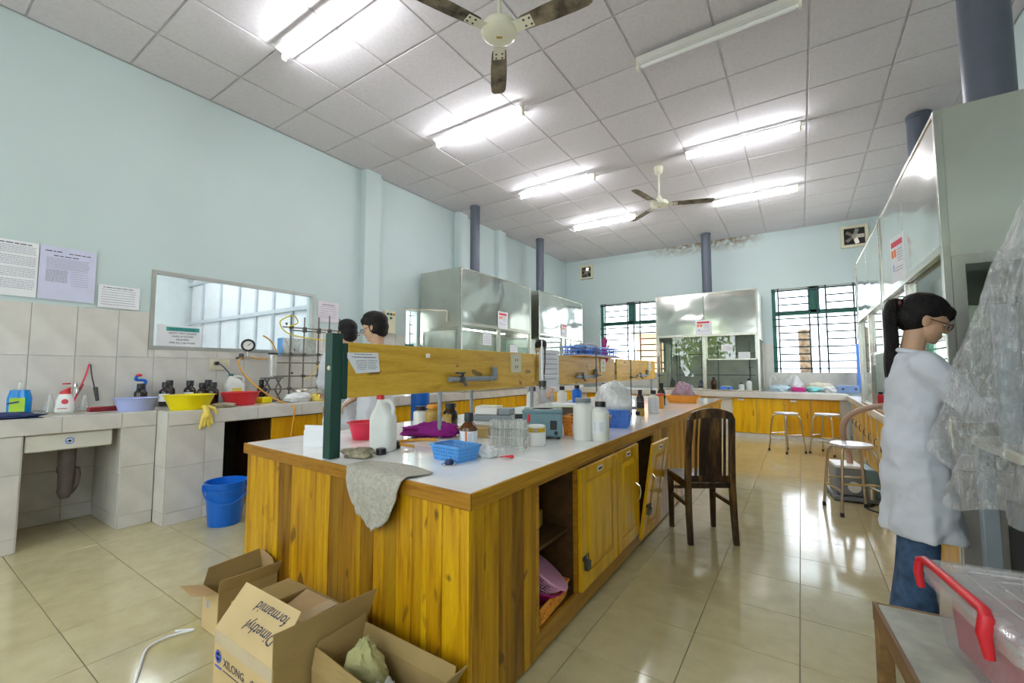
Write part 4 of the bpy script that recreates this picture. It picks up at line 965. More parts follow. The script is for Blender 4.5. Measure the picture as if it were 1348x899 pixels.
ob = thing('basket', 'orange plastic mesh basket behind the white bottles', 'basket', (-1.20, 2.70, Z0), R(10))
tray_parts(ob, M['orange'], .125, .085, .12, 1.12, 12, 8, 5, .006)
bottle('jar', 'big white plastic jar with grey screw lid in front of the orange basket', (-1.135, 2.50, Z0), .061, .255, M['milk'], M['grey'], .66, .10, .80, capr=.05)
bottle('bottle', 'white bottle with black cap and paper label beside the grey lidded jar', (-1.025, 2.51, Z0), .052, .238, M['milk'], M['black'], .5, .13, .72, wrap=(-130, -30, .22, .55, M['paper']))
bb_ = thing('basket', 'deep blue plastic basket holding a full white bag', 'basket', (-1.20, 3.22, Z0), R(12))
tray_parts(bb_, M['blue2'], .10, .10, .13, 1.15, 10, 8, 4, .01)
part('liner', B().loft([[(x * .098, y * .098, .004) for x, y in ((-1, -1), (1, -1), (1, 1), (-1, 1))], [(x * .112, y * .112, .125) for x, y in ((-1, -1), (1, -1), (1, 1), (-1, 1))]], True, False), M['blue2'], bb_, False)
def bagmod(q): return Vector((q.x * (1.0 if q.z > .08 else .8), q.y * (1.0 if q.z > .08 else .8), q.z))
crumple('plastic_bag', 'big puffed white plastic bag standing in the deep blue basket', 'bag', M['bag'], (-1.215, 3.22, Z0 + .006), .125, .105, .33, 12, .3, amp=.22, freq=1.7, mod=bagmod)
bottle('reagent_bottle', 'brown bottle with pale label standing past the white bag', (-1.33, 4.28, Z0), .038, .235, M['darkamber'], M['black'], .42, .17, .6, wrap=(-150, 10, .25, .52, M['paper']))
bottle('reagent_bottle', 'clear bottle with big white printed label and black cap past the white bag', (-1.235, 4.40, Z0), .052, .23, M['milk'], M['black'], .4, .17, .66, wrap=(-160, 10, .06, .62, M['paper']))
bottle('vial', 'short dark brown vial with wide black cap in front of the clear bottle', (-1.26, 4.06, Z0), .036, .135, M['ochre'], M['black'], .8, .42, .5)
bottle('vial', 'small clear vial with black cap closest to the bench edge', (-1.08, 3.41, Z0), .026, .105, M['glass'], M['black'], .5, .28, .5)
bottle('vial', 'flat clear jar with black lid behind the small vial', (-1.24, 3.62, Z0), .045, .075, M['tubeglass'], M['black'], .8, .3, .6)
bottle('can', 'red and orange tin behind the clear labelled bottle', (-1.33, 4.97, Z0), .048, .165, M['orange'], M['red'], .9, .1, .85, cat='can')
bottle('reagent_bottle', 'brown bottle with black cap near the far end of the bench', (-1.43, 5.45, Z0), .045, .27, M['darkamber'], M['black'], .5, .2, .6)
tr = thing('tray', 'orange shallow plastic tray near the far end of the bench', 'tray', (-1.31, 6.05, Z0), R(4))
part('tray_body', B().loft([rr(0, .17, .12, 0, 4, .03), rr(0, .21, .15, .10, 4, .03), rr(0, .203, .143, .10, 4, .03), rr(0, .165, .115, .01, 4, .03)]), M['orange'], tr)
crumple('plastic_bag', 'clear plastic bag with purple contents standing on the orange tray', 'bag', film('purple_bag', (.42, .22, .33), .75, .25, .4), (-1.30, 6.05, Z0 + .012), .14, .11, .26, 17, 0, amp=.22, mod=lambda q: Vector((q.x * (1.1 - 2.2 * max(0, q.z - .1)), q.y * (1.1 - 2.2 * max(0, q.z - .1)), q.z)))
# behind the rack on the bench: books, boxes, instrument
bl = thing('balance', 'white bench instrument with grey base behind the brown labelled bottle', 'instrument', (-2.20, 3.05, Z0), R(18))
part('base', B().box(-.17, .17, -.10, .10, 0, .05), M['pvc2'], bl, bev=.008); part('body', B().box(-.16, .04, -.09, .09, .05, .115), M['white'], bl, bev=.01); part('display', B().box(.05, .15, -.085, .085, .05, .105), M['pvc2'], bl, bev=.008); part('pan_cover', B().box(-.155, .035, -.085, .085, .115, .122), M['cream'], bl, bev=.002)
bkx = thing('carton', 'low brown cardboard carton lying behind the test tubes', 'box', (-1.78, 2.25, Z0), R(20))
part('carton_body', B().box(-.10, .10, -.06, .06, 0, .065), M['card'], bkx, bev=.002); part('carton_flap', B().box(-.10, .10, -.09, -.06, .06, .063), M['cardin'], bkx, False)
bf = thing('carton', 'dark open box with a pale green folder across the top, behind the heater', 'box', (-1.62, 3.25, Z0), R(25))
part('carton_body', B().box(-.14, .14, -.09, .09, 0, .13), flat('dark_card', (.10, .07, .05), .8), bf, bev=.002)
fd = thing('folder', 'pale green folder lying on the dark box behind the heater', 'folder', (-1.63, 3.24, Z0 + .131), R(25))
part('cover', B().box(-.17, .15, -.10, .09, .0, .006), flat('pale_green', (.62, .72, .38), .6), fd, False); part('pages', B().box(-.165, .145, -.095, .085, .006, .022), M['paper'], fd, False)
for k, (x, y, r_, h_, mt, lb) in enumerate(((-2.25, 3.75, .06, .26, 'white', 'white jar behind the rack board, left one of the pair past the flask'), (-2.2, 4.3, .055, .25, 'milk', 'milky jar behind the rack board, past the white one'), (-2.35, 5.0, .06, .24, 'blue', 'blue bottle seen under the rack board'), (-2.15, 5.4, .05, .26, 'darkamber', 'dark bottle seen under the rack board past the blue one'))):
    bottle('bottle', lb, (x, y, Z0), r_, h_, M[mt], M['black'])
def ring_stand(label, loc, h, rz=0):
    t = thing('ring_stand', label, 'stand', loc, rz)
    part('base', B().box(-.06, .06, -.09, .09, 0, .014), M['iron'], t, bev=.003); part('rod', B().cyl((0, .05, .014), (0, .05, h), .006, n=10), M['iron'], t)
    part('boss_clamp', B().box(-.015, .015, .03, .07, h * .55, h * .6), M['iron'], t, bev=.003); part('clamp_arm', B().cyl((0, .05, h * .575), (.06, -.04, h * .575), .005, n=8), M['iron'], t)
ring_stand('black ring stand on the bench between white bag and bottles', (-1.62, 4.9, Z0), .60, .4)
ring_stand('black ring stand near the far end of the rack board', (-1.6, 6.0, Z0), .62, .2)
ring_stand('ring stand behind the white bag, rising above the blue tray', (-1.66, 3.95, Z0), .66, .2)

# inside the open cabinet
tb = thing('basket', 'orange plastic basket at the bottom of the open cabinet', 'basket', (-1.145, 1.875, .1125), R(4))
tray_parts(tb, M['orange'], .125, .15, .075, 1.08, 10, 10, 4, .010)
part('lining', B().loft([[(x * .123, y * .148, .004) for x, y in ((-1, -1), (1, -1), (1, 1), (-1, 1))], [(x * .131, y * .158, .07) for x, y in ((-1, -1), (1, -1), (1, 1), (-1, 1))]], True, False), M['orange'], tb, False)
mg = single('bowl', B().lathe([(.08, .0), (.13, .07), (.138, .075), (.13, .078), (.075, .006), (.001, .006)], 36), M['magenta'], 'magenta plastic bowl stacked in the orange basket inside the cabinet', 'bowl', (-1.13, 1.87, .155)); mg.rotation_euler = (R(-10), R(14), 0)
co = thing('colander', 'pink plastic colander tilted on top of the magenta bowl in the cabinet', 'colander', (-1.12, 1.86, .222)); co.rotation_euler = (R(-22), R(30), 0)
part('side_mesh', B().grid(lambda u, v: ((.085 + .05 * v) * math.cos(2 * PI * u), (.085 + .05 * v) * math.sin(2 * PI * u), .085 * v), 48, 6), M['pink'], co, False, wire=.005)
part('base', B().lathe([(.085, 0), (.085, .004), (.001, .004)], 36), M['pink'], co); part('rim', B().lathe([(.134, .08), (.146, .082), (.146, .092), (.133, .092)], 40), M['pink'], co)
for k, (y, c) in enumerate(((1.75, 'card'), (1.87, 'orange'), (1.98, 'ochre'))):
    tb2 = single('small_box', B().box(-.07, .07, -.04, .04, 0, .05 + .015 * k), M[c], ('small cardboard box on the cabinet shelf', 'small orange box on the cabinet shelf', 'small ochre box on the cabinet shelf')[k], 'box', (-1.16 - .03 * k, y, .4365), .1 * k, bev=.003)

# ================================================================== LEFT COUNTER THINGS
ZL = .9115
bd = thing('detergent_bottle', 'clear bottle of blue detergent with green label by the sink', 'bottle', (-5.02, .69, ZL), R(65))
part('body', B().loft([rr(0, .055, .033, 0, 4, .02), rr(0, .064, .038, .02, 4, .03), rr(0, .066, .038, .12, 4, .03), rr(0, .056, .034, .165, 4, .03), rr(0, .052, .03, .185, 4, .025)]), flat('blue_detergent', (.0, .22, .62), .15, var=.05), bd)
part('neck', B().lathe([(.04, .185), (.02, .2), (.016, .225), (.016, .24), (.02, .245), (.001, .246)], 16), M['tubeglass'], bd)
lb = part('label_sticker', B().box(-.042, .042, -.041, -.0392, .02, .125), flat('lime_label', (.38, .60, .03), .5), bd, bev=.02); part('label_print', B().box(-.035, .03, -.0425, -.0412, .085, .098, rotm(0, R(-12), 0)), M['navy'], lb, False)
gl = crumple('rubber_glove', 'dark navy rubber gloves lying on the edge of the sink counter', 'glove', M['navy'], (-4.58, .59, ZL), .17, .055, .04, 4, R(68), amp=.45, freq=3.4)
def erlen(label, loc, s=1):
    return single('erlenmeyer_flask', B().lathe([(.038 * s, 0), (.042 * s, .006 * s), (.04 * s, .02 * s), (.016 * s, .095 * s), (.014 * s, .125 * s), (.017 * s, .128 * s), (.0125 * s, .128 * s), (.0135 * s, .095 * s), (.037 * s, .02 * s), (.001, .008 * s)], 24), M['tubeglass'], label, 'flask', loc)
erlen('clear conical flask between the blue detergent and the red topped bottle', (-5.06, .86, ZL), 1.1)
erlen('clear conical flask right of the red topped bottle under the hanging tubes', (-5.05, 1.06, ZL), 1.0)
rw = thing('detergent_bottle', 'white bottle with red spout and red flower mark by the wall tap', 'bottle', (-4.95, .925, ZL), R(60))
part('body', B().loft([rr(0, .052, .032, 0, 4, .02), rr(0, .058, .036, .015, 4, .03), rr(0, .05, .034, .10, 4, .03), rr(0, .036, .028, .145, 4, .025)]), M['white'], rw)
part('spout', B().loft([rr(0, .034, .026, .145, 4, .02), rr(0, .03, .024, .165, 4, .02), rr(.015, .014, .014, .185, 4, .012), rr(.03, .008, .008, .197, 4, .006)]), M['red'], rw)
em = part('emblem', B().ell((.012, -.034, .085), (.022, .002, .022), 14, 8), M['redink'], rw); part('print_line', B().box(-.03, .03, -.0372, -.0362, .028, .034), M['redink'], rw, False)
fc = thing('wall_tap', 'chrome water tap with red handle on the wall above the sink', 'tap', (-5.19, 1.02, 1.10))
part('spout', B().tube(bez([(0, 0, 0), (.07, 0, .0), (.10, 0, -.01), (.105, 0, -.045)]), .011, 10), M['chrome'], fc); part('valve', B().cyl((.05, 0, 0), (.05, 0, .035), .012), M['chrome'], fc); part('handle', B().box(.03, .10, -.012, .0, .03, .04, rotm(0, 0, R(-50))), M['red'], fc, bev=.003)
hk = thing('hanging_tubes', 'red and black rubber tubes hanging from a hook over the sink', 'tube', (-5.185, 1.10, 1.30))
part('hook', B().tube([(0, 0, .02), (.02, 0, .02), (.024, 0, 0), (.016, 0, -.01)], .003, 6), M['chrome'], hk)
part('red_tube', B().tube(bez([(.02, 0, 0), (.03, -.02, -.1), (.035, -.05, -.2), (.04, -.09, -.33)]), .006, 8), M['pinkred'], hk); part('black_tube', B().tube(bez([(.02, .01, 0), (.03, .02, -.1), (.035, .04, -.2), (.035, .06, -.3)]), .005, 8), M['black'], hk)
part('brush_head', B().cyl((.035, .045, -.2), (.035, .065, -.32), .016, .012), M['iron'], hk)
part('stick', B().cyl((.03, -.03, -.17), (.045, -.11, -.38), .005, n=8), M['bark'], hk)
single('scrub_block', B().box(-.03, .03, -.10, .10, 0, .038), flat('dull_red', (.30, .025, .03), .6), 'dark red scrubbing block lying on the sink counter', 'sponge', (-4.80, 1.13, ZL), R(8), bev=.006)
bowl('basin', 'lavender plastic basin on the sink counter', (-4.66, 1.30, ZL), .13, .105, .105, M['lav'], 'basin', 1.1)
bowl('basin', 'yellow plastic basin on the edge of the tiled counter', (-4.44, 1.60, ZL), .17, .125, .125, M['yellow'], 'basin', 1.08)
bowl('basin', 'red plastic basin on the tiled counter beside the gauge', (-4.57, 2.07, ZL), .155, .12, .125, M['red'], 'basin', 1.05)
for k, (x, y, h_, r_, lb) in enumerate(((-5.0, 1.42, .215, .048, 'dark bottle with black cap in front of the blue brush holder'), (-4.98, 1.60, .225, .05, 'dark bottle behind the gap between lavender and yellow basins'), (-5.08, 1.66, .24, .045, 'second dark bottle in the gap, closer to the wall'), (-5.0, 1.80, .235, .05, 'dark bottle with pale label behind the middle of the yellow basin'), (-4.82, 1.84, .215, .048, 'dark bottle behind the right half of the yellow basin, left of three'), (-4.98, 1.95, .24, .048, 'dark bottle behind the yellow basin, rear one of three'), (-4.74, 1.90, .22, .048, 'dark bottle at the right edge of the yellow basin'), (-4.88, 2.42, .235, .04, 'dark bottle behind the right end of the red basin'))):
    bottle('reagent_bottle', lb, (x, y, ZL), r_, h_, M['darkamber'], M['black'], .5, .22, .6, wrap=(-100, 20, .2, .52, M['paper']) if k in (1, 3) else None, group=None)
bs_ = thing('brush_holder', 'blue brush holder with red tip against the tiled wall', 'brush', (-5.10, 1.45, ZL))
part('holder', B().lathe([(.04, 0), (.045, .1), (.03, .2), (.025, .2)], 16), M['blue'], bs_); part('handle', B().tube(bez([(0, 0, .15), (.0, .03, .235), (.0, -.04, .25), (.0, -.035, .285)]), .013, 10), M['blue'], bs_); part('tip', B().ell((0, -.02, .29), (.014, .024, .014), 12, 8), M['red'], bs_)
jd = thing('jerrycan', 'white plastic jug with green cap behind the red basin', 'jug', (-5.03, 2.22, ZL), R(80))
part('body', B().loft([rr(0, .085, .06, 0, 4, .03), rr(0, .09, .065, .01, 4, .03), rr(0, .09, .065, .19, 4, .03), rr(-.02, .05, .04, .245, 4, .03), rr(-.04, .018, .018, .265, 4, .016), rr(-.04, .018, .018, .28, 4, .016)]), M['milk'], jd, ang=60)
part('handle', B().tube(bez([(.075, 0, .19), (.08, 0, .25), (.03, 0, .27), (-.02, 0, .262)]), .012, 10), M['milk'], jd); part('cap', B().lathe([(.022, .275), (.022, .297), (.001, .3)], 16, (-.04, 0, 0)), M['wgreen'], jd); part('label_sticker', B().box(-.04, .05, -.0668, -.0655, .05, .15), M['glove'], jd, False)
# yellow glove hanging over the edge
gv = B()
gv.cap((-.10, 0, .012), (-.02, .0, .012), .018, .02); gv.cap((-.02, 0, .012), (.012, 0, -.01), .02, .022); gv.cap((.012, 0, -.01), (.016, .0, -.06), .024, .028)
for k, (y, l) in enumerate(((-.045, .11), (-.015, .09), (.018, .1), (.045, .075))): gv.cap((.014, y * .5, -.05), (.016, y, -.05 - l), .015, .012, 10)
gv.cap((-.02, .03, .015), (.014, .06, .0), .016, .012, 10).cap((.014, .06, .0), (.018, .075, -.045), .013, .01, 10)
g = single('rubber_glove', gv, M['glove'], 'yellow rubber glove hanging over the counter edge below the yellow basin', 'glove', (-4.260, 1.66, ZL + .006)); md = g.modifiers.new('skin', 'REMESH'); md.mode = 'VOXEL'; md.voxel_size = .005; md.use_smooth_shade = True; sm = g.modifiers.new('smooth', 'SMOOTH'); sm.iterations = 3
crumple('rag', 'brown rag lying on the tiled counter between yellow and red basins', 'rag', M['brownrag'], (-4.36, 1.83, ZL), .05, .10, .04, 9, R(-20))
sk2 = thing('wall_socket', 'ivory wall socket with a black plug and cable', 'socket', (-5.19, 2.10, 1.31))
part('plate', B().box(0, .012, -.07, .13, -.06, .06), M['socket'], sk2, bev=.004); part('plug', B().cyl((.012, -.01, .01), (.05, -.01, .01), .02), M['black'], sk2); part('cable', B().tube(bez([(.05, -.01, .01), (.10, .03, -.03), (.14, .12, -.16), (.16, .22, -.30), (.2, .25, -.39)]), .006, 8), M['navy'], sk2)
gg = thing('vacuum_gauge', 'round white dial gauge on a metal fitting with an orange hose', 'gauge', (-4.95, 2.30, 1.515))
gm = Matrix.Translation((0, 0, 0)) @ rotm(0, 0, R(-25)) @ rotm(0, R(90), 0)
def tr_(b, m): b.v = [tuple(m @ Vector(v)) for v in b.v]; return b
part('case', tr_(B().lathe([(.06, -.03), (.068, -.02), (.068, .014), (.048, .016), (.048, .004), (.001, .004)], 28), gm), M['black'], gg); dial = part('dial', tr_(B().lathe([(.047, .005), (.047, .007), (.001, .007)], 28), gm), M['white'], gg)
part('needle', tr_(B().box(-.003, .003, -.01, .035, .0075, .009, rotm(0, 0, R(40))), gm), M['black'], dial, False)
part('fitting', B().cyl((0, 0, -.06), (0, 0, -.12), .012).box(-.02, .02, -.06, .03, -.15, -.115), M['rust'], gg, bev=.003); part('valve', B().box(-.015, .025, -.085, -.05, -.15, -.09), M['iron'], gg, bev=.003)
part('bracket', B().box(-.24, -.02, -.012, .012, -.142, -.122), M['iron'], gg, False)
part('hose', B().tube(bez([(.0, .03, -.13), (.02, .2, -.14), (.0, .31, -.09), (-.04, .26, .06), (-.06, .18, .12)]), .008, 8), M['orhose'], gg)
part('hose', B().tube(bez([(.01, -.05, -.13), (.06, -.12, -.18), (.15, -.09, -.32), (.35, .02, -.5), (.57, .1, -.60), (.70, .13, -.63), (.71, .13, -.70), (.715, .10, -.92)]), .008, 8), M['orhose'], gg)
jk = thing('lab_jack', 'scissor lab jack standing on the tiled counter', 'jack', (-4.80, 2.49, ZL), R(-52))
part('plate', B().box(-.12, .12, -.07, .07, 0, .012), M['iron'], jk, bev=.002); part('plate', B().box(-.12, .12, -.07, .07, .245, .257), M['iron'], jk, bev=.002)
for y in (-.06, .06):
    for a, b_ in (((-.09, .012), (.0, .13)), ((.0, .13), (-.09, .245)), ((.0 - .02, .012), (.0 - .11, .13)), ((-.11, .13), (-.02, .245))):
        part('scissor_arm', B().tube([(a[0] * 1.4 + .06, y, a[1]), (b_[0] * 1.4 + .06, y, b_[1])], .009, 6), M['rod'], jk)
part('cross_bar', B().cyl((.06, -.07, .13), (.06, .07, .13), .006, n=8).cyl((-.095, -.07, .13), (-.095, .07, .13), .006, n=8), M['rod'], jk); part('screw', B().cyl((-.13, 0, .13), (.13, 0, .13), .005, n=8), M['chrome'], jk); part('knob', B().cyl((.13, 0, .13), (.155, 0, .13), .02), M['black'], jk)
cy = thing('measuring_cylinder', 'wide clear glass cylinder with black lid standing on the lab jack', 'glassware', (-4.82, 2.50, ZL + .2575))
part('tube', B().lathe([(.044, 0), (.046, .004), (.046, .25), (.042, .25), (.042, .01), (.001, .008)], 24), M['tubeglass'], cy); part('lid', B().lathe([(.05, .25), (.05, .268), (.001, .27)], 24), M['black'], cy); part('core', B().cyl((0, 0, .01), (0, 0, .24), .02), film('milky_core', (.8, .8, .72), .6, .2, 0), cy)
# lattice of rods with clamps
lt = thing('rod_lattice', 'lattice of upright and crossing steel rods with clamps holding glassware', 'stand', (-4.8, 2.6, ZL))
ups = [(.08, .10, .97), (.24, .10, .95), (.42, .10, .97), (.56, .10, 1.0), (.70, .10, .98), (.86, .10, .9)]
for k, (y, x, h_) in enumerate(ups): part('upright_rod', B().cyl((x - .1, y, 0), (x - .1, y, h_), .0085, n=8), M['rod'], lt)
crs = [(-.02, 1.0, .82, .0), (-.05, 1.0, .52, .0), (-.08, .9, .42, .01), (-.1, 1.0, .27, .0), (-.05, 1.0, .13, .01), (.06, 1.0, .79, -.01)]
for a, c, z, dx in crs: part('cross_rod', B().cyl((dx + .014, a, z), (dx + .014, c, z), .0075, n=8), M['rod'], lt)
rn = random.Random(5)
for y, x, h_ in ups:
    for a, c, z, dx in crs:
        if z < h_ and a < y < c and rn.random() < .75: part('boss_clamp', B().box(x - .116, x - .07, y - .016, y + .016, z - .016, z + .016), M['iron'], lt, bev=.004)
for (y, z) in ((.02, .84), (.12, .56), (.10, .30), (.48, .28), (.62, .64)): part('clamp_arm', B().cyl((.02, y, z), (.13, y - .06, z + .005), .005, n=8).ell((.14, y - .07, z + .005), (.018, .012, .012), 8, 6), M['iron'], lt)
part('yellow_tube', B().tube(bez([(.02, .56, .70), (.08, .30, .70), (.10, .0, .74), (.10, -.1, .86), (.06, .06, .95), (.03, .14, .88), (.05, .02, .82)]), .007, 8), M['yelhose'], lt)
part('thin_hose', B().tube(bez([(.02, .52, .55), (.04, .44, .44), (.05, .30, .27), (.04, .22, .24)]), .005, 8), M['glove'], lt)
for y in (.44, .50, .58): part('condenser', B().cyl((.04, y, .55), (.05, y - .01, .80), .012, n=12), M['tubeglass'], lt)
wb = thing('water_bath', 'clear rectangular water bath with thin tubes, held on the rod lattice', 'tank', (-4.97, 2.86, 1.42), R(82))
part('tank', B().loft([[(-.19, -.07, 0), (.19, -.07, 0), (.19, .07, 0), (-.19, .07, 0)], [(-.19, -.07, .2), (.19, -.07, .2), (.19, .07, .2), (-.19, .07, .2)]], True, False).box(-.19, .19, -.07, .07, 0, .004), film('hazy_acrylic', (.55, .57, .54), .5, .2, 0), wb, False)
part('tank_support', B().box(-.19, .19, .071, .08, -.01, .02), M['alu'], wb, False); part('bracket', B().box(-.02, .02, .07, .215, -.012, .0), M['alu'], wb, False)
for k in range(9): part('dip_tube', B().cyl((-.06 + .028 * k, 0, .01), (-.06 + .028 * k, 0, .2), .006, n=8), M['tubeglass'], wb)
part('blue_end', B().box(-.198, -.191, -.07, .07, 0, .2), M['blue3'], wb, False)
crumple('cotton_bag', 'bag of white cotton wool in front of the rod lattice', 'bag', M['cotton'], (-4.50, 2.62, ZL), .085, .14, .10, 21, 0)
tb3 = thing('tub', 'yellowish tub with two black knobs at the end of the lattice', 'tub', (-4.45, 2.90, ZL))
part('body', B().box(-.08, .08, -.13, .13, 0, .075), M['glove'], tb3, bev=.01)
for y in (-.07, .07): part('knob', B().cyl((.03, y, .075), (.03, y, .11), .024), M['black'], tb3)
single('beaker', B().lathe([(.055, 0), (.058, .005), (.058, .12), (.062, .123), (.055, .123), (.055, .01), (.001, .008)], 24), M['tubeglass'], 'glass beaker standing among the lattice rods', 'beaker', (-4.62, 2.86, ZL))
bottle('jar', 'low glass jar with steel lid behind the bag of cotton wool', (-4.68, 2.74, ZL), .07, .13, M['tubeglass'], M['rust'], .95, .2, .75)
single('sponge', B().box(-.05, .05, -.06, .06, 0, .06), M['yellow'], 'yellow sponge block right of the red basin', 'sponge', (-4.62, 2.32, ZL), .3, bev=.012)
# bucket
bu = thing('bucket', 'blue plastic bucket on the floor in front of the tiled counter', 'bucket', (-3.98, 1.72, 0.0), R(-20))
part('body', B().lathe([(.12, .0), (.122, .004), (.148, .325), (.158, .327), (.158, .343), (.145, .343), (.117, .01), (.001, .01)], 40, sy=.96), M['blue'], bu)
part('rim_band', B().lathe([(.150, .27), (.154, .272), (.155, .29), (.151, .292)], 40, sy=.96, cap=False), M['blue'], bu)
part('handle', B().tube(bez([(0, .158, .30), (.09, .13, .23), (.155, .05, .19), (.17, 0, .185), (.155, -.05, .19), (.09, -.13, .23), (0, -.158, .30)]), .006, 8), M['blue'], bu)
for s in (-1, 1): part('handle_lug', B().box(-.018, .018, s * .15 - .012, s * .15 + .012, .28, .325), M['blue'], bu, bev=.004)
# papers on the left wall
def wallpaper(label, y, z, w_, h_, mat, rows, seed, head=None):
    s = paper(label, 'paper', (XL + (.012 if z > 1.81 else .0105), y, z), (0, 1, 0), (0, 0, 1), w_, h_, mat)
    if head: printed(s, head, M['ink'], seed=seed + 50, wmin=.012, name='heading')
    printed(s, rows, M['greyink'], seed=seed); return s
wallpaper('white typed notice at the far left of the wall', .53, 1.84, .23, .445, M['paper'], [(.015, .215, .40 - .0135 * k, .005) for k in range(26) if k % 7 != 5], 3, [(.01, .19, .418, .008)])
wallpaper('lilac typed notice beside the white one on the left wall', .765, 1.838, .345, .45, M['lilacpaper'], [(.04, .30, .35 - .012 * k, .005) for k in range(8)] + [(.04, .17, .25 - .009 * k, .006) for k in range(12)] + [(.19, .30, .25 - .02 * k, .004) for k in range(7)], 4, [(.03, .14, .405, .008), (.17, .31, .40, .007), (.08, .24, .37, .007)])
wallpaper('small white notice with red corner taped under the lilac one', 1.135, 1.812, .29, .205, M['paper'], [(.02, .26, .16 - .022 * k, .005) for k in range(7)], 5, [(.03, .24, .18, .006)])
wallpaper('pale pink notice right of the interior window', 3.245, 1.88, .30, .27, flat('pale_pink_paper', (.78, .72, .78), .8, var=.03), [(.04, .26, .20 - .028 * k, .006) for k in range(6)], 6, [(.06, .24, .225, .008)])
sg = paper('safety sign with teal header taped inside the interior window glass', 'sign', (XL - .0235, 1.58, 1.475), (0, 1, 0), (0, 0, 1), .38, .225, name='safety_sign')
hd = rect(sg, 'teal_header', .075, .36, .165, .205, .0016, M['teal'])
for s_, z, sz, mt in (('SAFETY ZONE!', .171, .036, 'green'), ('SAFETY VEST, GLASSES', .137, .024, 'ink'), ('HARD & CLOSED', .105, .024, 'ink'), ('REQUIRED', .073, .024, 'ink'), ('FOR ALL LAB WORK', .04, .024, 'ink')):
    text_mesh(s_, sz, M[mt], sg, Matrix.Translation((.217, z, .0022)), align='CENTER')
bx = thing('control_box', 'cream control box with green and orange knobs on the wall pilaster', 'control box', (-5.195, 4.29, 1.80))
part('case', B().box(0, .07, 0, .2, 0, .34), M['socket'], bx, bev=.006)
for k, (y, z, m_) in enumerate(((.04, .29, 'wgreen'), (.10, .29, 'wgreen'), (.16, .29, 'orange'), (.10, .23, 'wgreen'))): part('knob', B().cyl((.07, y, z), (.09, y, z), .018), M[m_], bx)
fr_ = thing('pipe_frame', 'bent steel pipe frame fixed to the wall in front of the small window', 'pipe', (-5.19, 4.72, 1.9))
part('pipe', B().tube([(0, 0, .32), (.25, .12, .30), (.62, .28, .28), (.64, .29, .26), (.64, .29, .10)], .014, 10), M['rust'], fr_)

# ================================================================== BACK AND RIGHT COUNTER THINGS
ZB = .8405
single('storage_box', B().box(-.11, .11, -.08, .08, 0, .08), M['magenta'], 'bright pink box on the back counter under the right window', 'box', (-.05, 9.95, ZB), 0, bev=.01)
crumple('plastic_bag', 'white and blue striped bag standing behind the pink box', 'bag', M['bag'], (-.10, 10.15, ZB), .13, .08, .28, 31, 0)
crumple('cloth', 'pale blue cloth pile left of the pink box on the back counter', 'cloth', flat('pale_blue_cloth', (.60, .74, .82), .9, bmp=.2), (-.36, 9.95, ZB), .17, .12, .12, 32)
crumple('plastic_bag', 'turquoise plastic bag right of the pink box', 'bag', flat('turquoise_bag', (.25, .66, .66), .4), (.20, 9.95, ZB), .13, .1, .09, 33)
crumple('cloth', 'cream cloth heap behind the turquoise bag', 'cloth', flat('cream_cloth', (.80, .74, .58), .9), (.30, 10.2, ZB), .2, .12, .16, 34)
crumple('plastic_bag', 'clear white bag beside the blue meter on the back counter', 'bag', M['bag'], (.45, 9.80, ZB), .09, .08, .11, 35)
mt = thing('meter', 'blue grey meter box with two knobs at the corner of the back counter', 'instrument', (.70, 9.85, ZB))
part('case', B().box(-.16, .16, -.1, .1, 0, .13), flat('blue_meter', (.22, .33, .58), .4), mt, bev=.008)
for x in (-.08, .1): part('knob', B().cyl((x, -.1, .07), (x, -.12, .07), .016), M['black'], mt)
bp = thing('instrument_column', 'tall blue instrument column in the right back corner', 'instrument', (.90, 10.05, ZB))
part('column', B().box(-.05, .05, -.08, .08, 0, .88), M['blue2'], bp, bev=.006); part('base', B().box(-.09, .12, -.12, .12, 0, .04), M['grey'], bp, bev=.004)
tp = thing('lab_tap', 'white gooseneck tap on the back counter beside the hood', 'tap', (-.52, 10.2, ZB))
part('neck', B().tube(bez([(0, 0, 0), (0, 0, .22), (.04, -.03, .29), (.09, -.06, .26), (.1, -.07, .2)]), .012, 10), M['white'], tp); part('base', B().lathe([(.03, 0), (.025, .03), (.014, .05)], 14), M['chrome'], tp)
HBZ = .8425
def hotplate(label, loc, m_='blue2'):
    t = thing('hotplate', label, 'hotplate', loc); part('case', B().box(-.11, .11, -.1, .1, 0, .08), M[m_], t, bev=.008); part('plate', B().cyl((0, 0, .08), (0, 0, .09), .085), M['white'], t); part('knob', B().cyl((.05, -.1, .04), (.05, -.12, .04), .018), M['black'], t)
hotplate('blue hotplate inside the back hood at the left', (-2.0, 9.6, HBZ)); hotplate('blue hotplate inside the back hood right of the middle post', (-1.25, 9.62, HBZ))
for k, (x, y, m_, h_, lb) in enumerate(((-2.28, 9.6, 'darkamber', .25, 'dark bottle at the left end inside the back hood'), (-1.72, 9.6, 'darkamber', .2, 'dark bottle in the middle inside the back hood'), (-.98, 9.6, 'white', .16, 'white jar inside the back hood, left of two'), (-.85, 9.65, 'white', .24, 'taller white bottle inside the back hood'), (-1.5, 9.75, 'amber', .26, 'amber bottle beside the hotplates inside the back hood'))):
    bottle('reagent_bottle', lb, (x, y, HBZ), .05, h_, M[m_], M['black'])
for k, x in enumerate((-2.2, -1.75, -.85)): ring_stand(('ring stand at the left inside the back hood', 'ring stand near the middle inside the back hood', 'ring stand at the right inside the back hood')[k], (x, 9.95, HBZ), .8, .3)
lt2 = thing('rod_lattice', 'crossing rods spanning the inside of the back hood', 'stand', (-1.57, 10.2, HBZ))
for x in (-.75, .1, .7): part('upright_rod', B().cyl((x, 0, 0), (x, 0, 1.0), .008, n=8), M['iron'], lt2)
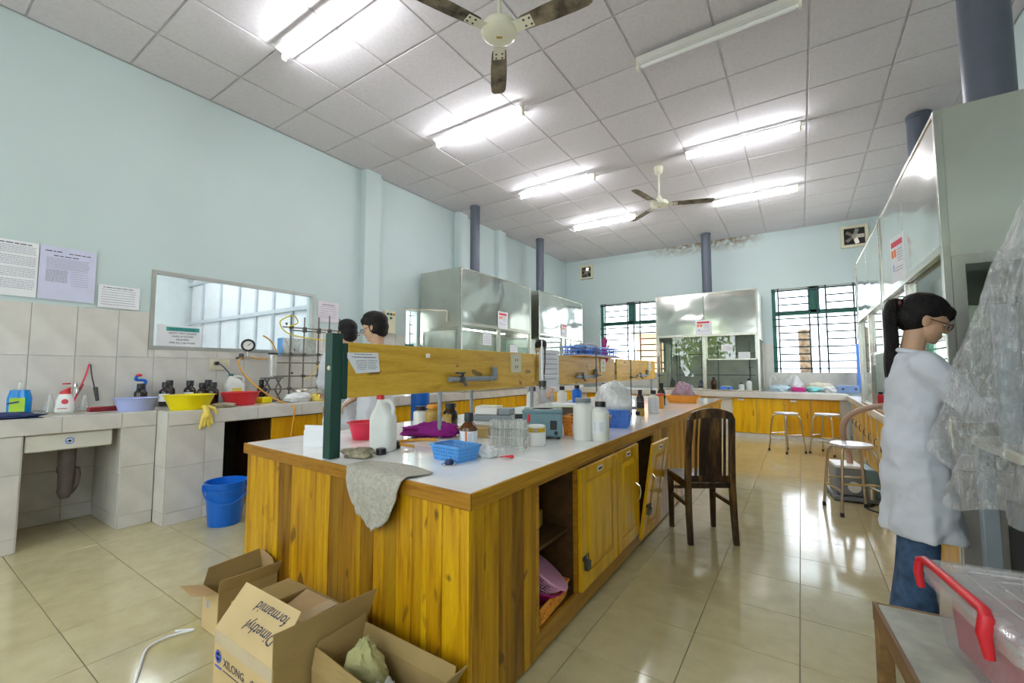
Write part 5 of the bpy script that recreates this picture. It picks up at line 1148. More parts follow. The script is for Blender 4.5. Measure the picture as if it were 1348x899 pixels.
for z in (.3, .75): part('cross_rod', B().cyl((-.8, .016, z), (.8, .016, z), .008, n=8), M['iron'], lt2)
for k, (x, y, m_, h_, lb) in enumerate(((.80, 6.9, 'red', .16, 'red capped bottle at the far end inside the right hoods'), (.82, 5.6, 'pinkred', .14, 'small red bottle inside the farther right hood'), (1.05, 5.9, 'black', .24, 'black microscope-like bottle inside the farther right hood'), (.85, 4.6, 'darkamber', .22, 'dark bottle inside the near right hood'))):
    bottle('reagent_bottle', lb, (x, y, .823), .045, h_, M[m_], M['black'])
for k, (x, y, m_, h_, lb) in enumerate(((-4.6, 5.6, 'white', .25, 'white bottle inside the nearer left hood'), (-4.55, 6.3, 'darkamber', .25, 'dark bottle inside the nearer left hood'), (-4.6, 8.0, 'milk', .25, 'milky bottle inside the farther left hood'))):
    bottle('reagent_bottle', lb, (x, y, .914), .06, h_, M[m_], M['black'])
bg_ = thing('gas_cylinder', 'tall blue cylinder standing in the left aisle behind the men', 'cylinder', (-3.62, 3.55, 0))
part('shell', B().lathe([(.10, 0), (.105, .01), (.105, 1.1), (.09, 1.17), (.04, 1.22), (.03, 1.26)], 24), M['blue'], bg_); part('valve', B().box(-.02, .02, -.02, .02, 1.26, 1.33), M['rust'], bg_, bev=.004)

# ================================================================== SEATS
ch = thing('wooden_chair', 'dark worn wooden chair with splat back, turned away beside the bench', 'chair', (-.665, 3.605, 0), math.atan2(.838, -.545) - PI / 2)
# local: forward = +y
def leg(pts, w2): 
    b = B()
    return b.loft([[(x - w, y - d, z), (x + w, y - d, z), (x + w, y + d, z), (x - w, y + d, z)] for x, y, z, w, d in pts])
for s in (-1, 1):
    part('rear_leg', leg([(s * .163, -.185, 0, .018, .016), (s * .162, -.165, .2, .019, .019), (s * .16, -.155, .43, .02, .02), (s * .157, -.175, .70, .019, .017), (s * .148, -.205, .90, .021, .015)], 0), M['chairw'], ch, bev=.003)
    part('front_leg', leg([(s * .165, .185, 0, .016, .016), (s * .168, .185, .43, .02, .02)], 0), M['chairw'], ch, bev=.003)
    part('side_stretcher', B().box(s * .165 - .01, s * .165 + .01, -.15, .17, .255, .285, rotm(R(0), 0, 0)), M['chairw'], ch, bev=.002)
    part('side_apron', B().box(s * .165 - .011, s * .165 + .011, -.14, .17, .385, .43), M['chairw'], ch, bev=.002)
    part('side_slat', leg([(s * .105, -.160, .45, .007, .007), (s * .103, -.178, .70, .007, .007), (s * .098, -.204, .905, .007, .007)], 0), M['chairw'], ch)
part('seat', B().box(-.19, .19, -.15, .215, .43, .452), M['chairw'], ch, bev=.008)
part('rear_rail', B().box(-.145, .145, -.170, -.148, .395, .43), M['chairw'], ch, bev=.002); part('front_apron', B().box(-.15, .15, .175, .197, .375, .43), M['chairw'], ch, bev=.002); part('front_stretcher', B().box(-.15, .15, .178, .194, .30, .325), M['chairw'], ch, bev=.002)
part('lower_back_rail', B().box(-.145, .145, -.172, -.152, .445, .485), M['chairw'], ch, bev=.002)
part('back_splat', leg([(0, -.162, .47, .082, .006), (0, -.18, .70, .080, .006), (0, -.208, .93, .075, .006)], 0), M['chairw'], ch, bev=.002)
cr = B(); ring0 = []; ring1 = []
outl = []
for k in range(17):
    u = k / 16; x = -.168 + .336 * u; zt = .925 + .05 * math.sin(PI * u) ** .75 - (.03 if k in (0, 16) else 0); outl.append((x, zt))
low = [(x, .885 + .022 * math.sin(PI * (x + .168) / .336)) for x, z in reversed(outl)]
poly = outl + low
cr.loft([[(x, -.222 - (z - .9) * .1, z) for x, z in poly], [(x, -.192 - (z - .9) * .1, z) for x, z in poly]])
part('crest_rail', cr, M['chairw'], ch, bev=.003)
st = thing('stool', 'chrome stool with round white seat beside the pump on the right', 'stool', (.35, 4.92, 0), R(20), 'round topped steel stools')
def build_stool(t, r=.16, rf=.235, H=.60):
    part('seat', B().lathe([(r - .012, H - .03), (r, H - .024), (r, H - .008), (r - .01, H), (.001, H + .001)], 32), flat('stool_seat_steel', (.78, .78, .80), .25, metal=.5, var=.05), t)
    for k in range(4):
        a = R(45 + 90 * k); c, s = math.cos(a), math.sin(a)
        part('leg', B().tube(bez([(c * .06, s * .06, H - .035), (c * (r - .02), s * (r - .02), H - .04), (c * (r + .02), s * (r + .02), H - .09), (c * (r + .035), s * (r + .035), H - .2), (c * rf, s * rf, .02)], 5), .0115, 10), M['rust'], t)
        part('foot_cap', B().cyl((c * rf, s * rf, 0), (c * rf, s * rf, .035), .015), M['black'], t)
        a2 = a + PI / 2; z = .21 if k % 2 else .27; q_ = r + .035 + (rf - r - .035) * (H - .2 - z) / (H - .22)
        part('stretcher', B().cyl((c * q_, s * q_, z), (math.cos(a2) * q_, math.sin(a2) * q_, z), .0085, n=8), M['chrome'], t)
build_stool(st)
dup(st, (-.215, 7.92, 0), R(45), 'chrome stool in front of the back cupboards, the left one')
dup(st, (.30, 8.03, 0), R(60), 'chrome stool in front of the back cupboards, the right one by the corner')
pm = thing('vacuum_pump', 'dark grey and teal vacuum pump on the floor behind the near stool', 'pump', (.42, 5.45, 0), R(8))
part('base', B().box(-.22, .22, -.19, .19, .012, .05), M['grey'], pm, bev=.006); part('motor_case', B().box(-.20, .02, -.16, .16, .05, .31), M['grey'], pm, bev=.02); part('top_plate', B().box(-.2, .02, -.16, .16, .31, .335), M['white'], pm, bev=.004)
part('cover', B().add([(.03, -.16, .05), (.21, -.16, .05), (.21, .16, .05), (.03, .16, .05), (.03, -.16, .31), (.12, -.16, .31), (.12, .16, .31), (.03, .16, .31)], [(3, 2, 1, 0), (4, 5, 6, 7), (0, 1, 5, 4), (1, 2, 6, 5), (2, 3, 7, 6), (3, 0, 4, 7)]), M['mantle'], pm, bev=.01)
part('oil_window', B().cyl((-.06, -.16, .14), (-.06, -.18, .14), .05), M['white'], pm); part('filter', B().cyl((.06, -.2, .05), (.06, -.2, .2), .03), M['rust'], pm)
for sx in (-1, 1): part('foot', B().box(sx * .19 - .03, sx * .19 + .03, -.17, .17, 0, .012), M['black'], pm, False)
part('hose', B().tube(bez([(-.05, .0, .33), (-.06, .0, .45), (-.10, -.02, .62), (-.08, -.02, .74), (.0, -.05, .84), (.14, -.1, .9), (.34, -.1, .93), (.5, -.1, .94)]), .026, 12), M['hose'], pm)
single('power_cord', B().tube(bez([(.52, 5.25, .008), (.45, 5.08, .008), (.56, 4.98, .008), (.62, 5.1, .008), (.60, 5.3, .008)]), .007, 8), M['black'], 'black cord coiled on the floor behind the near stool', 'cord')

# ================================================================== NEAR BOXES
def quad_flap(parent, p0, p1, p2, p3, name='flap', mat='card', th=.004):
    b = B().grid(lambda u, v: tuple((Vector(p0) * (1 - u) + Vector(p1) * u) * (1 - v) + (Vector(p3) * (1 - u) + Vector(p2) * u) * v), 4, 3)
    return part(name, b, M[mat], parent, False, solid=th)
def carton(label, x0, x1, y0, y1, h, mats=('card',) * 4):
    t = thing('cardboard_box', label, 'box', ((x0 + x1) / 2, (y0 + y1) / 2, 0), 0, None); a, c = (x1 - x0) / 2, (y1 - y0) / 2
    part('base', B().box(-a, a, -c, c, 0.001, .006), M['card'], t, False)
    part('front_wall', B().box(-a, a, -c, -c + .004, .006, h), M[mats[0]], t, False); part('right_wall', B().box(a - .004, a, -c + .004, c - .004, .006, h), M[mats[1]], t, False)
    part('back_wall', B().box(-a, a, c - .004, c, .006, h), M[mats[2]], t, False); part('left_wall', B().box(-a, -a + .004, -c + .004, c - .004, .006, h), M[mats[3]], t, False)
    return t, a, c
t1, a, c = carton('open cardboard box holding two dark bottles, farthest left of the three', -2.47, -2.31, .985, 1.262, .20, ('cardlight', 'card', 'card', 'card'))
quad_flap(t1, (a, -c, .2), (a, c, .2), (a + .03, c + .005, .262), (a + .01, -c + .0, .262)); quad_flap(t1, (-a, -c, .2), (-a, c, .2), (-a - .01, c - .01, .285), (-a - .0, -c + .02, .275))
quad_flap(t1, (-a, -c, .2), (a, -c, .2), (a - .05, -c - .09, .215), (-a - .02, -c - .09, .225), mat='cardin'); quad_flap(t1, (-a, c, .2), (a, c, .2), (a - .02, c - .02, .272), (-a + .0, c - .005, .285), mat='cardin')
mk = part('box_mark', B().box(-.035, -.012, -c - .0006, -c, .11, .145), M['greyink'], t1, False)
for k, (x, y) in enumerate(((-2.42, 1.08), (-2.38, 1.17))): bottle('reagent_bottle', ('dark bottle inside the left cardboard box, nearer one', 'dark bottle inside the left cardboard box, farther one')[k], (x, y, .0065), .032, .175, M['darkamber'], M['black'], .5, .2)
t2, a, c = carton('open cardboard box with handwriting on its raised flap, in the middle', -1.83, -1.43, .775, 1.14, .30, ('cardlight', 'card', 'card', 'card'))
m2 = [(-a, -c, .3), (a, -c, .3), (a - .045, -c + .12, .41), (-a - .03, -c + .12, .41)]
ff = quad_flap(t2, *m2, mat='cardlight'); quad_flap(t2, (a, -c, .3), (a, c, .3), (a + .012, c + .03, .395), (a - .012, -c + .006, .40))
quad_flap(t2, (-a + .005, c - .01, .298), (a - .005, c - .01, .298), (a - .03, c - .17, .265), (-a + .03, c - .17, .265), mat='cardin'); quad_flap(t2, (-a, -c + .05, .3), (-a, c, .3), (-a - .11, c - .03, .32), (-a - .11, -c + .1, .32))
part('tape_strip', B().box(-.03, .03, c - .17, c - .012, .301, .3025, Matrix.Translation((0, .0, .0)) @ rotm(R(0), 0, 0)), M['tape'], t2, False)
part('tape_strip', B().box(-a, a, -c - .0008, -c, .255, .30), M['tape'], t2, False)
# writing (the flap is folded up, so the hand lettering stands on its head)
fo = Vector(m2[0]); fu = (Vector(m2[1]) - fo).normalized(); fv = (Vector(m2[3]) - fo); fv = (fv - fu * fv.dot(fu)).normalized(); fn = fu.cross(fv)
FM = lambda x, y: frame_m(fo + fu * x + fv * y + fn * .0035, -fu, -fv)
text_mesh('Dimethyl', .052, M['ink'], t2, FM(.335, .075), shear=.35, ext=.0002); text_mesh('formamid', .052, M['ink'], t2, FM(.33, .135), shear=.35, ext=.0002)
text_mesh('XILONG', .040, M['ink'], t2, frame_m((-a + .075, -c - .0012, .195), (1, 0, 0), (0, 0, 1)), ext=.0002, space=1.0); text_mesh('CHEM', .040, M['ink'], t2, frame_m((-a + .265, -c - .0012, .195), (1, 0, 0), (0, 0, 1)), ext=.0002)
part('box_print', B().box(-a + .075, a - .03, -c - .001, -c, .178, .181), M['ink'], t2, False)
lg = part('box_logo', tr_(B().lathe([(.022, 0), (.022, .0012), (.014, .0012), (.014, 0)], 20), Matrix.Translation((-a + .036, -c - .001, .215)) @ rotm(R(90), 0, 0)), M['blueink'], t2); part('logo_bar', B().box(-a + .02, -a + .052, -c - .002, -c - .001, .211, .219), M['blueink'], lg, False)
part('logo_print', B().box(-a + .012, -a + .062, -c - .001, -c, .175, .182), M['blueink'], t2, False)
t3, a, c = carton('open cardboard box with rags and a black capped bottle against the bench end', -1.405, -.955, .895, 1.10, .245)
quad_flap(t3, (-a, c, .245), (a, c, .245), (a - .0, c + .012, .30), (-a + .0, c + .012, .30)); quad_flap(t3, (-a, -c, .245), (a, -c, .245), (a, -c - .02, .305), (-a - .01, -c + .02, .305))
quad_flap(t3, (-a, -c, .245), (-a, c, .245), (-a - .01, c + .02, .325), (-a - .01, -c + .03, .315)); quad_flap(t3, (a, -c, .245), (a, c, .245), (a + .03, c + .03, .305), (a + .02, -c + .02, .305))
crumple('rag', 'olive green rag standing up out of the right cardboard box', 'rag', M['greenrag'], (-1.27, 1.0, .10), .085, .062, .22, 41, .5, amp=.38, freq=2.8, mod=lambda q: Vector((q.x * (1.15 - 2.8 * max(0, q.z - .05)), q.y * (1.1 - 2.2 * max(0, q.z - .05)), q.z)))
crumple('rag', 'pale grey rag beside the olive rag in the right cardboard box', 'rag', flat('pale_rag', (.52, .55, .55), .95, bmp=.3), (-1.17, 1.0, .10), .055, .055, .13, 42, .2, amp=.35)
bottle('reagent_bottle', 'black capped bottle standing in the right cardboard box', (-1.06, .985, .0065), .035, .235, M['black'], M['black'], .75, .2)
crumple('rag', 'grey packing rag filling the bottom of the right cardboard box', 'rag', M['brownrag'], (-1.18, 1.0, .0065), .17, .08, .10, 43, 0, amp=.15)
single('packing_strap', B().tube(bez([(-2.53, .90, .006), (-2.46, .95, .012), (-2.50, .86, .01), (-2.48, .78, .006), (-2.36, .72, .006), (-2.22, .66, .006)]), .005, 6), M['paper'], 'white plastic strap lying on the floor beside the cardboard boxes', 'strap')

# near right: low table with the clear plastic box, and the wrapped machine
tbx = thing('low_table', 'low worn table with grey top and wooden edge at the lower right', 'table', (.177, 1.99, 0), R(5))
part('tabletop', B().box(.012, .70, -.78, -.012, .425, .448), M['tabletop'], tbx, False)
part('edge_strip', B().box(0, .012, -.79, 0, .39, .45), M['tablew'], tbx, bev=.002); part('edge_strip', B().box(.012, .70, -.012, 0, .39, .45), M['tablew'], tbx, bev=.002); part('edge_strip', B().box(.70, .712, -.79, 0, .39, .45), M['tablew'], tbx, bev=.002); part('edge_strip', B().box(.012, .70, -.79, -.778, .39, .45), M['tablew'], tbx, bev=.002)
for x in (.0, .665):
    for y in (-.79, -.045): part('leg', B().box(x + .002, x + .045, y + .002, y + .043, 0, .424), M['tablew'], tbx, bev=.003)
pb = thing('storage_box', 'clear plastic storage box with red handle and red contents on the low table', 'box', (.285, 1.845, .4485), R(10))
# local: x to the right, y towards the camera is negative; far left corner at origin
Wb, Lb_, Hb = .50, .46, .225
def rrb(x0, x1, y0, y1, z, rad=.03, n=4):
    pts = []
    for cx, cy, a0 in ((x1 - rad, y1 - rad, 0), (x0 + rad, y1 - rad, 90), (x0 + rad, y0 + rad, 180), (x1 - rad, y0 + rad, 270)):
        for k in range(n + 1): pts.append((cx + rad * math.cos(R(a0 + 90 * k / n)), cy + rad * math.sin(R(a0 + 90 * k / n)), z))
    return pts
part('tub', B().loft([rrb(.03, Wb - .03, -Lb_ + .03, -.03, 0), rrb(.012, Wb - .012, -Lb_ + .012, -.012, Hb - .03), rrb(.014, Wb - .014, -Lb_ + .014, -.014, Hb - .03), rrb(.032, Wb - .032, -Lb_ + .032, -.032, .004)], True, True), M['tubclear'], pb)
part('tub_rim', B().loft([rrb(0, Wb, -Lb_, 0, Hb - .06), rrb(0, Wb, -Lb_, 0, Hb - .03), rrb(.01, Wb - .01, -Lb_ + .01, -.01, Hb - .03), rrb(.01, Wb - .01, -Lb_ + .01, -.01, Hb - .06)], True, False), M['lidclear'], pb)
lid = part('lid', B().loft([rrb(-.005, Wb + .005, -Lb_ - .005, .005, Hb - .03), rrb(-.006, Wb + .006, -Lb_ - .006, .006, Hb - .008), rrb(.006, Wb - .006, -Lb_ + .006, -.006, Hb), rrb(.03, Wb - .03, -Lb_ + .03, -.03, Hb), rrb(.036, Wb - .036, -Lb_ + .036, -.036, Hb - .006), rrb(.2, Wb - .2, -Lb_ + .2, -.2, Hb - .006)]), M['lidclear'], pb)
for k in range(3): part('lid_rib', B().tube([tuple(p) for p in rrb(.07 + .05 * k, Wb - .07 - .05 * k, -Lb_ + .06 + .045 * k, -.06 - .045 * k, Hb - .004)] + [rrb(.07 + .05 * k, Wb - .07 - .05 * k, -Lb_ + .06 + .045 * k, -.06 - .045 * k, Hb - .004)[0]], .0035, 6, False), M['lidclear'], lid)
hb_ = B().tube([(-.012, -.035, Hb - .075), (-.018, -.035, Hb - .03), (-.012, -.035, Hb + .004), (-.006, -.05, Hb + .01), (-.006, -.2, Hb + .012), (-.006, -.35, Hb + .01), (-.012, -.37, Hb + .002), (-.02, -.375, Hb - .03), (-.014, -.378, Hb - .085)], [.010, .011, .011, .011, .011, .013, .015, .015, .010], 12)
part('handle', hb_, M['red'], pb)
single('red_fabric', B().loft([rrb(.05, Wb - .04, -Lb_ + .045, -.05, .006, .03), rrb(.034, Wb - .03, -Lb_ + .03, -.065, .14, .03), rrb(.05, Wb - .05, -Lb_ + .06, -.09, .168, .03)]), flat('dusty_red_contents', (.42, .04, .07), .7, var=.15, scale=9), 'dusty red bundle packed inside the clear plastic box', 'bundle', (.285, 1.845, .4535), R(10))
ma = thing('wrapped_machine', 'dark machine on a steel stand wrapped under clear plastic', 'machine', (.98, 2.38, 0))
part('stand_top', B().box(-.40, .42, -.28, .28, .94, .975), flat('stand_beige', (.45, .44, .36), .5), ma, bev=.004)
for x in (-.375, .36):
    for y in (-.26, .22): part('stand_leg', B().box(x, x + .05, y, y + .05, 0, .94), M['pvc2'], ma, bev=.003)
part('cabinet', B().box(-.30, .34, .0, .25, .03, .72), M['dark'], ma, bev=.006); part('machine_case', B().box(-.22, .36, -.22, .24, .975, 1.62), M['grey'], ma, bev=.02); part('machine_head', B().box(-.12, .30, -.16, .20, 1.62, 1.86), M['pvc2'], ma, bev=.03)
part('side_pipe', B().cyl((-.32, .05, .975), (-.32, .05, 1.5), .035), M['pvc2'], ma); part('front_panel', B().box(-.1, .3, -.235, -.222, 1.1, 1.5), M['navy'], ma, bev=.004)
dr = thing('drum', 'blue plastic drum under the wrapped machine', 'drum', (1.0, 2.26, 0)); part('shell', B().lathe([(.10, 0), (.112, .01), (.112, .40), (.116, .405), (.116, .43), (.112, .435), (.112, .58), (.09, .62), (.001, .62)], 28), M['blue'], dr); part('lid', B().lathe([(.05, .62), (.05, .65), (.001, .652)], 20), M['black'], dr)
def drape(u, v):
    a = R(95 + 290 * u); zt, zb = 2.12, .70 + .10 * math.sin(3 * a) + .05 * math.sin(7 * a + 1) + (.12 if math.cos(a) < -.5 else 0)
    z = zt + (zb - zt) * v
    if v < .06: rx, ry = .02 + v * 2.6, .02 + v * 2.0
    else:
        k = (v - .06) / .94; rx = .176 + .355 * k ** .8; ry = .14 + .23 * k ** .75
    fold = (.02 + .03 * v) * (math.sin(11 * a + 2.5 * v) * .6 + math.sin(19 * a - 3 * v) * .35 + math.sin(5 * a) * .5)
    q_ = noise.noise(Vector((9 * math.cos(a), 9 * math.sin(a), z * 7))) * .018 + noise.noise(Vector((30 * math.cos(a), 30 * math.sin(a), z * 18))) * .008
    return ((rx * (1 + fold * 1.6) + q_) * math.cos(a), (ry * (1 + fold * 1.6) + q_) * math.sin(a), z)
single('plastic_sheet', B().grid(drape, 240, 130), M['sheet'], 'large clear plastic sheet draped over the machine at the right', 'plastic sheet', (.98, 2.36, 0), ang=180)

# ================================================================== PEOPLE
def remesh(o, vox, it=6, f=.5):
    md = o.modifiers.new('skin', 'REMESH'); md.mode = 'VOXEL'; md.voxel_size = vox; md.use_smooth_shade = True
    sm = o.modifiers.new('smooth', 'SMOOTH'); sm.iterations = it; sm.factor = f
def person(label, loc, face, h, arms, head_rot=(0, 0, 0), female=False, hair='short', legm='trouser', hem=.46, glasses=None, mask=False, lean=0, feet=((.02, .09), (-.02, -.09)), vox=.006, seed=1):
    s = h / 1.7; t = thing('person', label, 'person', loc, face)
    V = lambda x, y, z: Vector((x * s, y * s, z * s))
    sw = .165 if female else (.165 if vox > .0065 else .185)
    HC = Vector((0 + lean, 0, 1.50))     # pivot of the head, base of the skull
    HM = Matrix.Translation(HC * s) @ Euler(head_rot).to_matrix().to_4x4()
    def Hp(x, y, z): return HM @ Vector((x * s, y * s, (z - 1.50) * s))
    body = B()
    def hell(c, r, nu=18, nv=12):
        e = B().ell(c, r, nu, nv); body.add([Hp(*v) for v in e.v], e.f)
    # head: skull, face, jaw, brow, nose, lips, ears
    hell((-.005, 0, 1.615), (.096, .074, .088)); hell((.028, 0, 1.560), (.060, .060, .074)); hell((.042, 0, 1.520), (.042, .043, .036)); hell((.068, 0, 1.500), (.018, .022, .016))
    hell((.078, 0, 1.612), (.014, .045, .012)); hell((.092, 0, 1.578), (.010, .009, .028)); hell((.101, 0, 1.560), (.013, .013, .010)); hell((.086, 0, 1.533), (.010, .022, .0065)); hell((.083, 0, 1.522), (.010, .018, .0065)); hell((.055, .035, 1.555), (.025, .018, .022)); hell((.055, -.035, 1.555), (.025, .018, .022))
    for sg_ in (-1, 1): hell((-.012, sg_ * .073, 1.578), (.019, .009, .031)); hell((-.02, sg_ * .080, 1.585), (.014, .006, .020))
    body.cap(V(lean * .6 - .02, 0, 1.38), Hp(-.015, 0, 1.54), .052 * s, .050 * s)
    body.ell(V(lean * .4, 0, 1.25), (.10 * s, .15 * s, .16 * s)); body.ell(V(0, 0, 1.05), (.095 * s, .135 * s, .15 * s)); body.ell(V(0, 0, .92), (.11 * s, .16 * s, .12 * s)); body.cap(V(lean * .5, -sw * .7, 1.345), V(lean * .5, sw * .7, 1.345), .04 * s)
    coat = B()
    secs = [(1.425, .062, .066), (1.405, .075, .100), (1.388, .086, .135), (1.355, .095, .165 if female else .185), (1.30, .112, .178 if female else .20), (1.20, .122, .172 if female else .195), (1.05, .120, .165 if female else .185), (.92, .132, .18 if female else .195), (.75, .142, .195 if female else .205), (.58, .15, .205 if female else .215), (hem, .158, .212 if female else .222)]
    rings = []
    for z, rx, ry in secs:
        k = max(0, (1.1 - z) / .65); rg_ = []
        for j in range(56):
            a = 2 * PI * j / 56; f = 1 + k * .055 * math.sin(8 * a + seed) + k * .03 * math.sin(13 * a + 2 * seed) + .012 * math.sin(5 * a + z * 9)
            rg_.append(V(lean * max(0, min(1, (z - .9) / .5)) * .5 + rx * f * math.cos(a), ry * f * math.sin(a), z))
        rings.append(rg_)
    coat.loft(rings)
    for sd, (elb, wri, palm_n) in zip((-1, 1), arms):
        sh = Vector((lean * .5, sd * sw, 1.345)); e = Vector(elb); w_ = Vector(wri)
        body.cap((sh - Vector((0, 0, .012))) * s, e * s, .042 * s, .036 * s); body.cap(e * s, w_ * s, .037 * s, .026 * s)
        coat.cap(sh * s, e * s, .072 * s, .060 * s, 18); wd = (w_ - e).normalized(); we = w_ - wd * .045
        coat.cap(e * s, (we - wd * .03) * s, .058 * s, .050 * s, 18); coat.cyl((e + (we - e) * .5) * s, we * s, .053 * s, .050 * s, 18)
        # hand: palm, four bent fingers of unequal length, thumb from the palm's side
        n = Vector(palm_n); n = (n - wd * n.dot(wd)).normalized(); sdv = wd.cross(n) * (1 if sd > 0 else -1)
        pc = w_ + wd * .05; m = Matrix((( wd.x, sdv.x, n.x), (wd.y, sdv.y, n.y), (wd.z, sdv.z, n.z)))
        pe = B().ell((0, 0, 0), (.052, .040, .016), 14, 8); body.add([((m @ Vector(v)) + pc) * s for v in pe.v], pe.f)
        for fy, ln in ((-.030, .062), (-.010, .074), (.010, .078), (.029, .070)):
            b0 = pc + wd * .038 + sdv * fy; d1 = (wd * .9 + n * .35 + sdv * fy * 1.5).normalized(); p1 = b0 + d1 * ln * .45; d2 = (wd * .5 + n * .85).normalized(); p2 = p1 + d2 * ln * .32; d3 = (wd * .1 + n).normalized(); p3 = p2 + d3 * ln * .26
            body.cap(b0 * s, p1 * s, .0088, .0082, 10); body.cap(p1 * s, p2 * s, .0082, .0075, 10); body.cap(p2 * s, p3 * s, .0075, .0065, 10)
        tb0 = pc - wd * .02 + sdv * .034; t1_ = tb0 + (sdv * .8 + wd * .6 + n * .3).normalized() * .034; t2_ = t1_ + (wd * .9 + n * .5).normalized() * .03
        body.cap(tb0 * s, t1_ * s, .012, .0095, 10); body.cap(t1_ * s, t2_ * s, .0095, .0078, 10)
    jn = B()
    for (fx, fy) in feet:
        sg_ = 1 if fy > 0 else -1
        hip, kn, an = V(0, sg_ * .085, .90), V(fx * .5 + .015, (fy + sg_ * .085) / 2, .48), V(fx, fy, .09)
        body.cap(hip, kn, .075 * s, .052 * s); body.cap(kn, an, .05 * s, .034 * s); body.cap(an - V(0, 0, .02), V(fx + .12, fy, .045), .036 * s, .028 * s)
        jn.cap(V(0, sg_ * .085, .88), kn, .088 * s, .072 * s, 18); jn.tube([kn, V(fx * .8 + .01, fy, .25), V(fx - .005, fy, .035)], [.074 * s, .085 * s, .098 * s] if legm == 'jeans' else [.072 * s, .072 * s, .078 * s], 18)
        so = B().loft([[V(fx + .035 + .125 * math.cos(q__) , fy + .044 * math.sin(q__), z) for q__ in [2 * PI * i / 20 for i in range(20)]] for z in (.001, .03)] + [[V(fx + .03 + .11 * math.cos(q__), fy + .038 * math.sin(q__), .055) for q__ in [2 * PI * i / 20 for i in range(20)]]])
        part('shoe', so, M['black'], t)
    bo = part('body', body, M['skin'], t); remesh(bo, vox, 5)
    co_ = part('lab_coat', coat, M['coat'], t); remesh(co_, .011, 5)
    tx = D.textures.get('cloth_folds') or D.textures.new('cloth_folds', 'CLOUDS'); tx.noise_scale = .12; tx.noise_depth = 2
    dm = co_.modifiers.new('folds', 'DISPLACE'); dm.texture = tx; dm.texture_coords = 'LOCAL'; dm.strength = .042; dm.mid_level = .5
    part('collar', B().tube([V(lean * .55 - .014 + .062 * math.cos(a), .064 * math.sin(a), 1.418 + .016 * math.cos(a + PI)) for a in [R(25 + 310 * i / 24) for i in range(25)]], [.014 * s] * 25, 8), M['coat'], t)
    jo = part('jeans' if legm == 'jeans' else 'trousers', jn, M[legm], t); remesh(jo, .011, 4)
    hm_ = B()
    def hh(c, r, m=None):
        e = B().ell(c, r, 36, 24); vs = []
        for v in e.v:
            p_ = Vector(v) - Vector(c); a = math.atan2(p_.y, p_.x); rad = 1 + .018 * math.sin(26 * a + 5 * p_.z / r[2]) + .02 * noise.noise(Vector(v) * 30)
            vs.append(Hp(*(Vector(c) + p_ * rad)))
        hm_.add(vs, e.f)
    hh((-.022, 0, 1.640), (.103, .086, .084)); hh((-.045, 0, 1.59), (.075, .078, .075))
    if not female: hh((-.055, 0, 1.555), (.05, .07, .06)); hh((.045, .0, 1.668), (.062, .062, .035)); hh((.0, .0, 1.69), (.08, .075, .045))
    if female: hh((.05, 0, 1.655), (.060, .068, .038)); hh((.082, .0, 1.632), (.026, .055, .024)); hh((-.07, 0, 1.60), (.06, .07, .06)); hh((-.02, 0, 1.665), (.10, .08, .07))
    if hair == 'bob':
        for sg_ in (-1, 1): hh((-.03, sg_ * .06, 1.585), (.05, .024, .06))
        hh((.062, 0, 1.65), (.04, .055, .03))
    ho = part('hair', hm_, M['hair'], t); remesh(ho, .007, 1)
    if female:
        pt_ = B(); h0 = Hp(-.112, 0, 1.655) / s; hx, hz = h0.x - .012, h0.z; P0 = [(hx + .02, 0, hz), (hx - .02, .0, hz + .004), (hx - .040, 0, hz - .04), (hx - .042, 0, hz - .12), (hx - .040, 0, hz - .21), (hx - .048, 0, hz - .31), (hx - .05, 0, hz - .40), (hx - .035, .0, hz - .47)]
        for k, (dx, dy, rr_) in enumerate(((0, 0, .030), (.010, .016, .02), (-.010, -.016, .02), (-.016, .012, .014), (.014, -.018, .014))):
            pts = bez([(x + dx * min(1, i / 2), y + dy * min(1, i / 2), z) for i, (x, y, z) in enumerate(P0)], 5); n_ = len(pts)
            rad = [rr_ * s * (.55 + .45 * min(1, i / 6)) * (1 if i < n_ * .7 else max(.12, 1 - (i - n_ * .7) / (n_ * .3) * .85)) for i in range(n_)]
            pt_.tube([p_ * s for p_ in pts], rad, 14)
        po = part('ponytail', pt_, M['hair'], t); remesh(po, .007, 2)
        part('hair_tie', B().lathe([(.022, -.01), (.028, 0), (.022, .01)], 16), M['darkred'], t).matrix_local = Matrix.Translation(Vector((hx + .0, 0, hz)) * s) @ rotm(0, R(78), 0)
    for sg_ in (-1, 1):
        ey = part('eye', B().ell(Hp(.071, sg_ * .030, 1.585), (.009 * s, .012 * s, .006 * s), 14, 8), M['eye'], t); part('iris', B().ell(Hp(.0785, sg_ * .030, 1.584), (.003, .0045, .0045), 10, 6), M['black'], ey)
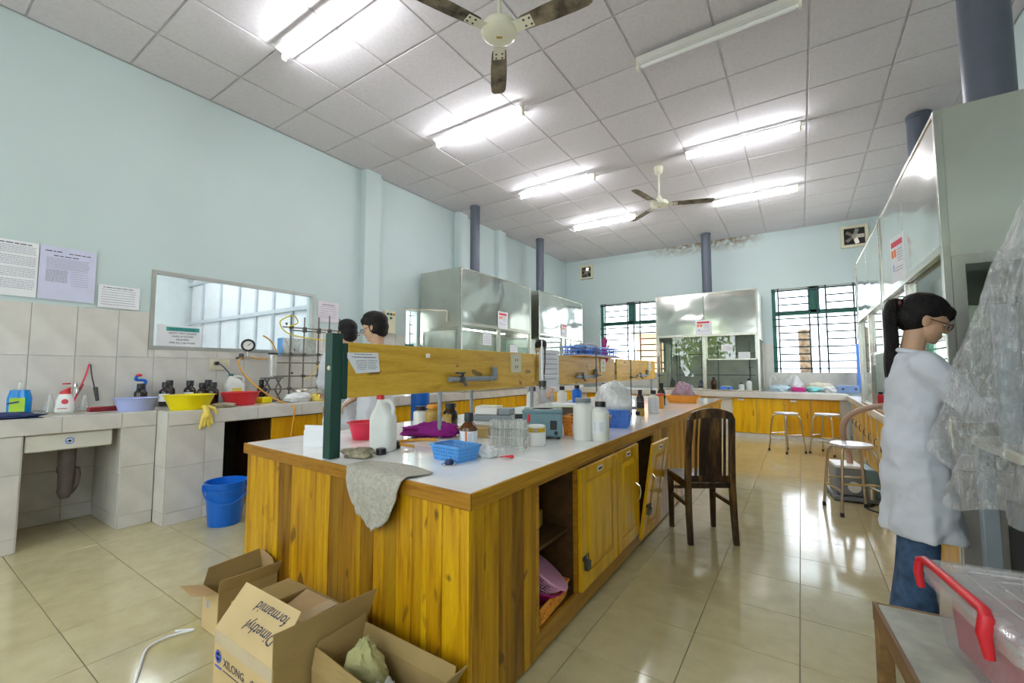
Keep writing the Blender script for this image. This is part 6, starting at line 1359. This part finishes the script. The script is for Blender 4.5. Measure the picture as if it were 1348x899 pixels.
    if glasses:
        gb_ = B()
        for sg_ in (-1, 1):
            gb_.tube([Hp(.100 + .0 * math.cos(a), sg_ * .034 + .025 * math.cos(a), 1.582 + .017 * math.sin(a)) for a in [2 * PI * i / 18 for i in range(19)]], .0022, 6); gb_.cyl(Hp(.098, sg_ * .060, 1.588), Hp(-.012, sg_ * .080, 1.592), .002, n=6)
        gb_.cyl(Hp(.101, -.009, 1.586), Hp(.101, .009, 1.586), .002, n=6); go = part('glasses', gb_, M[glasses], t)
        for sg_ in (-1, 1): part('lens', B().ell(Hp(.1, sg_ * .034, 1.582), (.001, .024, .016), 16, 8), M['lens'], go)
    if mask:
        mb = B().grid(lambda u, v: Hp(.062 + .05 * math.sin(PI * u) ** .6 + .008 * math.sin(PI * v), -.062 + .124 * u, 1.495 + .075 * v), 14, 8); part('face_mask', mb, M['paper'], t, solid=.002)
    return t
person('woman in white lab coat and jeans with long ponytail, working at right', (.452, 2.88, 0), R(6), 1.60,
       (((.15, -.215, 1.17), (.36, -.13, 1.08), (0, .3, -1)), ((.16, .21, 1.16), (.36, .12, 1.08), (0, -.3, -1))), (R(0), R(20), R(4)), True, 'pony', 'jeans', .50, 'darkred', lean=.035, feet=((-.075, -.09), (-.02, .09)), vox=.005, seed=2)
person('man with short black hair in a white lab coat, back turned, facing the rod lattice', (-3.60, 2.57, 0), math.atan2(.25, -1), 1.71,
       (((.12, -.18, 1.12), (.32, -.12, 1.02), (0, 0, -1)), ((.12, .17, 1.12), (.32, .10, 1.04), (0, 0, -1))), (0, R(12), 0), False, 'short', 'trouser', .55, None, vox=.007, seed=3)
person('man with glasses and black hair in white lab coat, in profile behind the board', (-2.97, 2.40, 0), math.atan2(-.42, -1), 1.72,
       (((.12, -.23, 1.12), (.28, -.12, .98), (0, 0, -1)), ((.10, .23, 1.12), (.28, .16, .98), (0, 0, -1))), (0, R(14), 0), False, 'bob', 'trouser', .5, 'black', vox=.006, seed=5)
person('person with black hair and a white face mask bending in the left aisle farther back', (-3.08, 5.35, 0), math.atan2(-1, .6), 1.66,
       (((.12, -.23, 1.10), (.28, -.12, 1.0), (0, 0, -1)), ((.12, .23, 1.10), (.28, .14, 1.0), (0, 0, -1))), (0, R(24), R(10)), False, 'short', 'trouser', .5, None, True, lean=.05, vox=.008, seed=7)
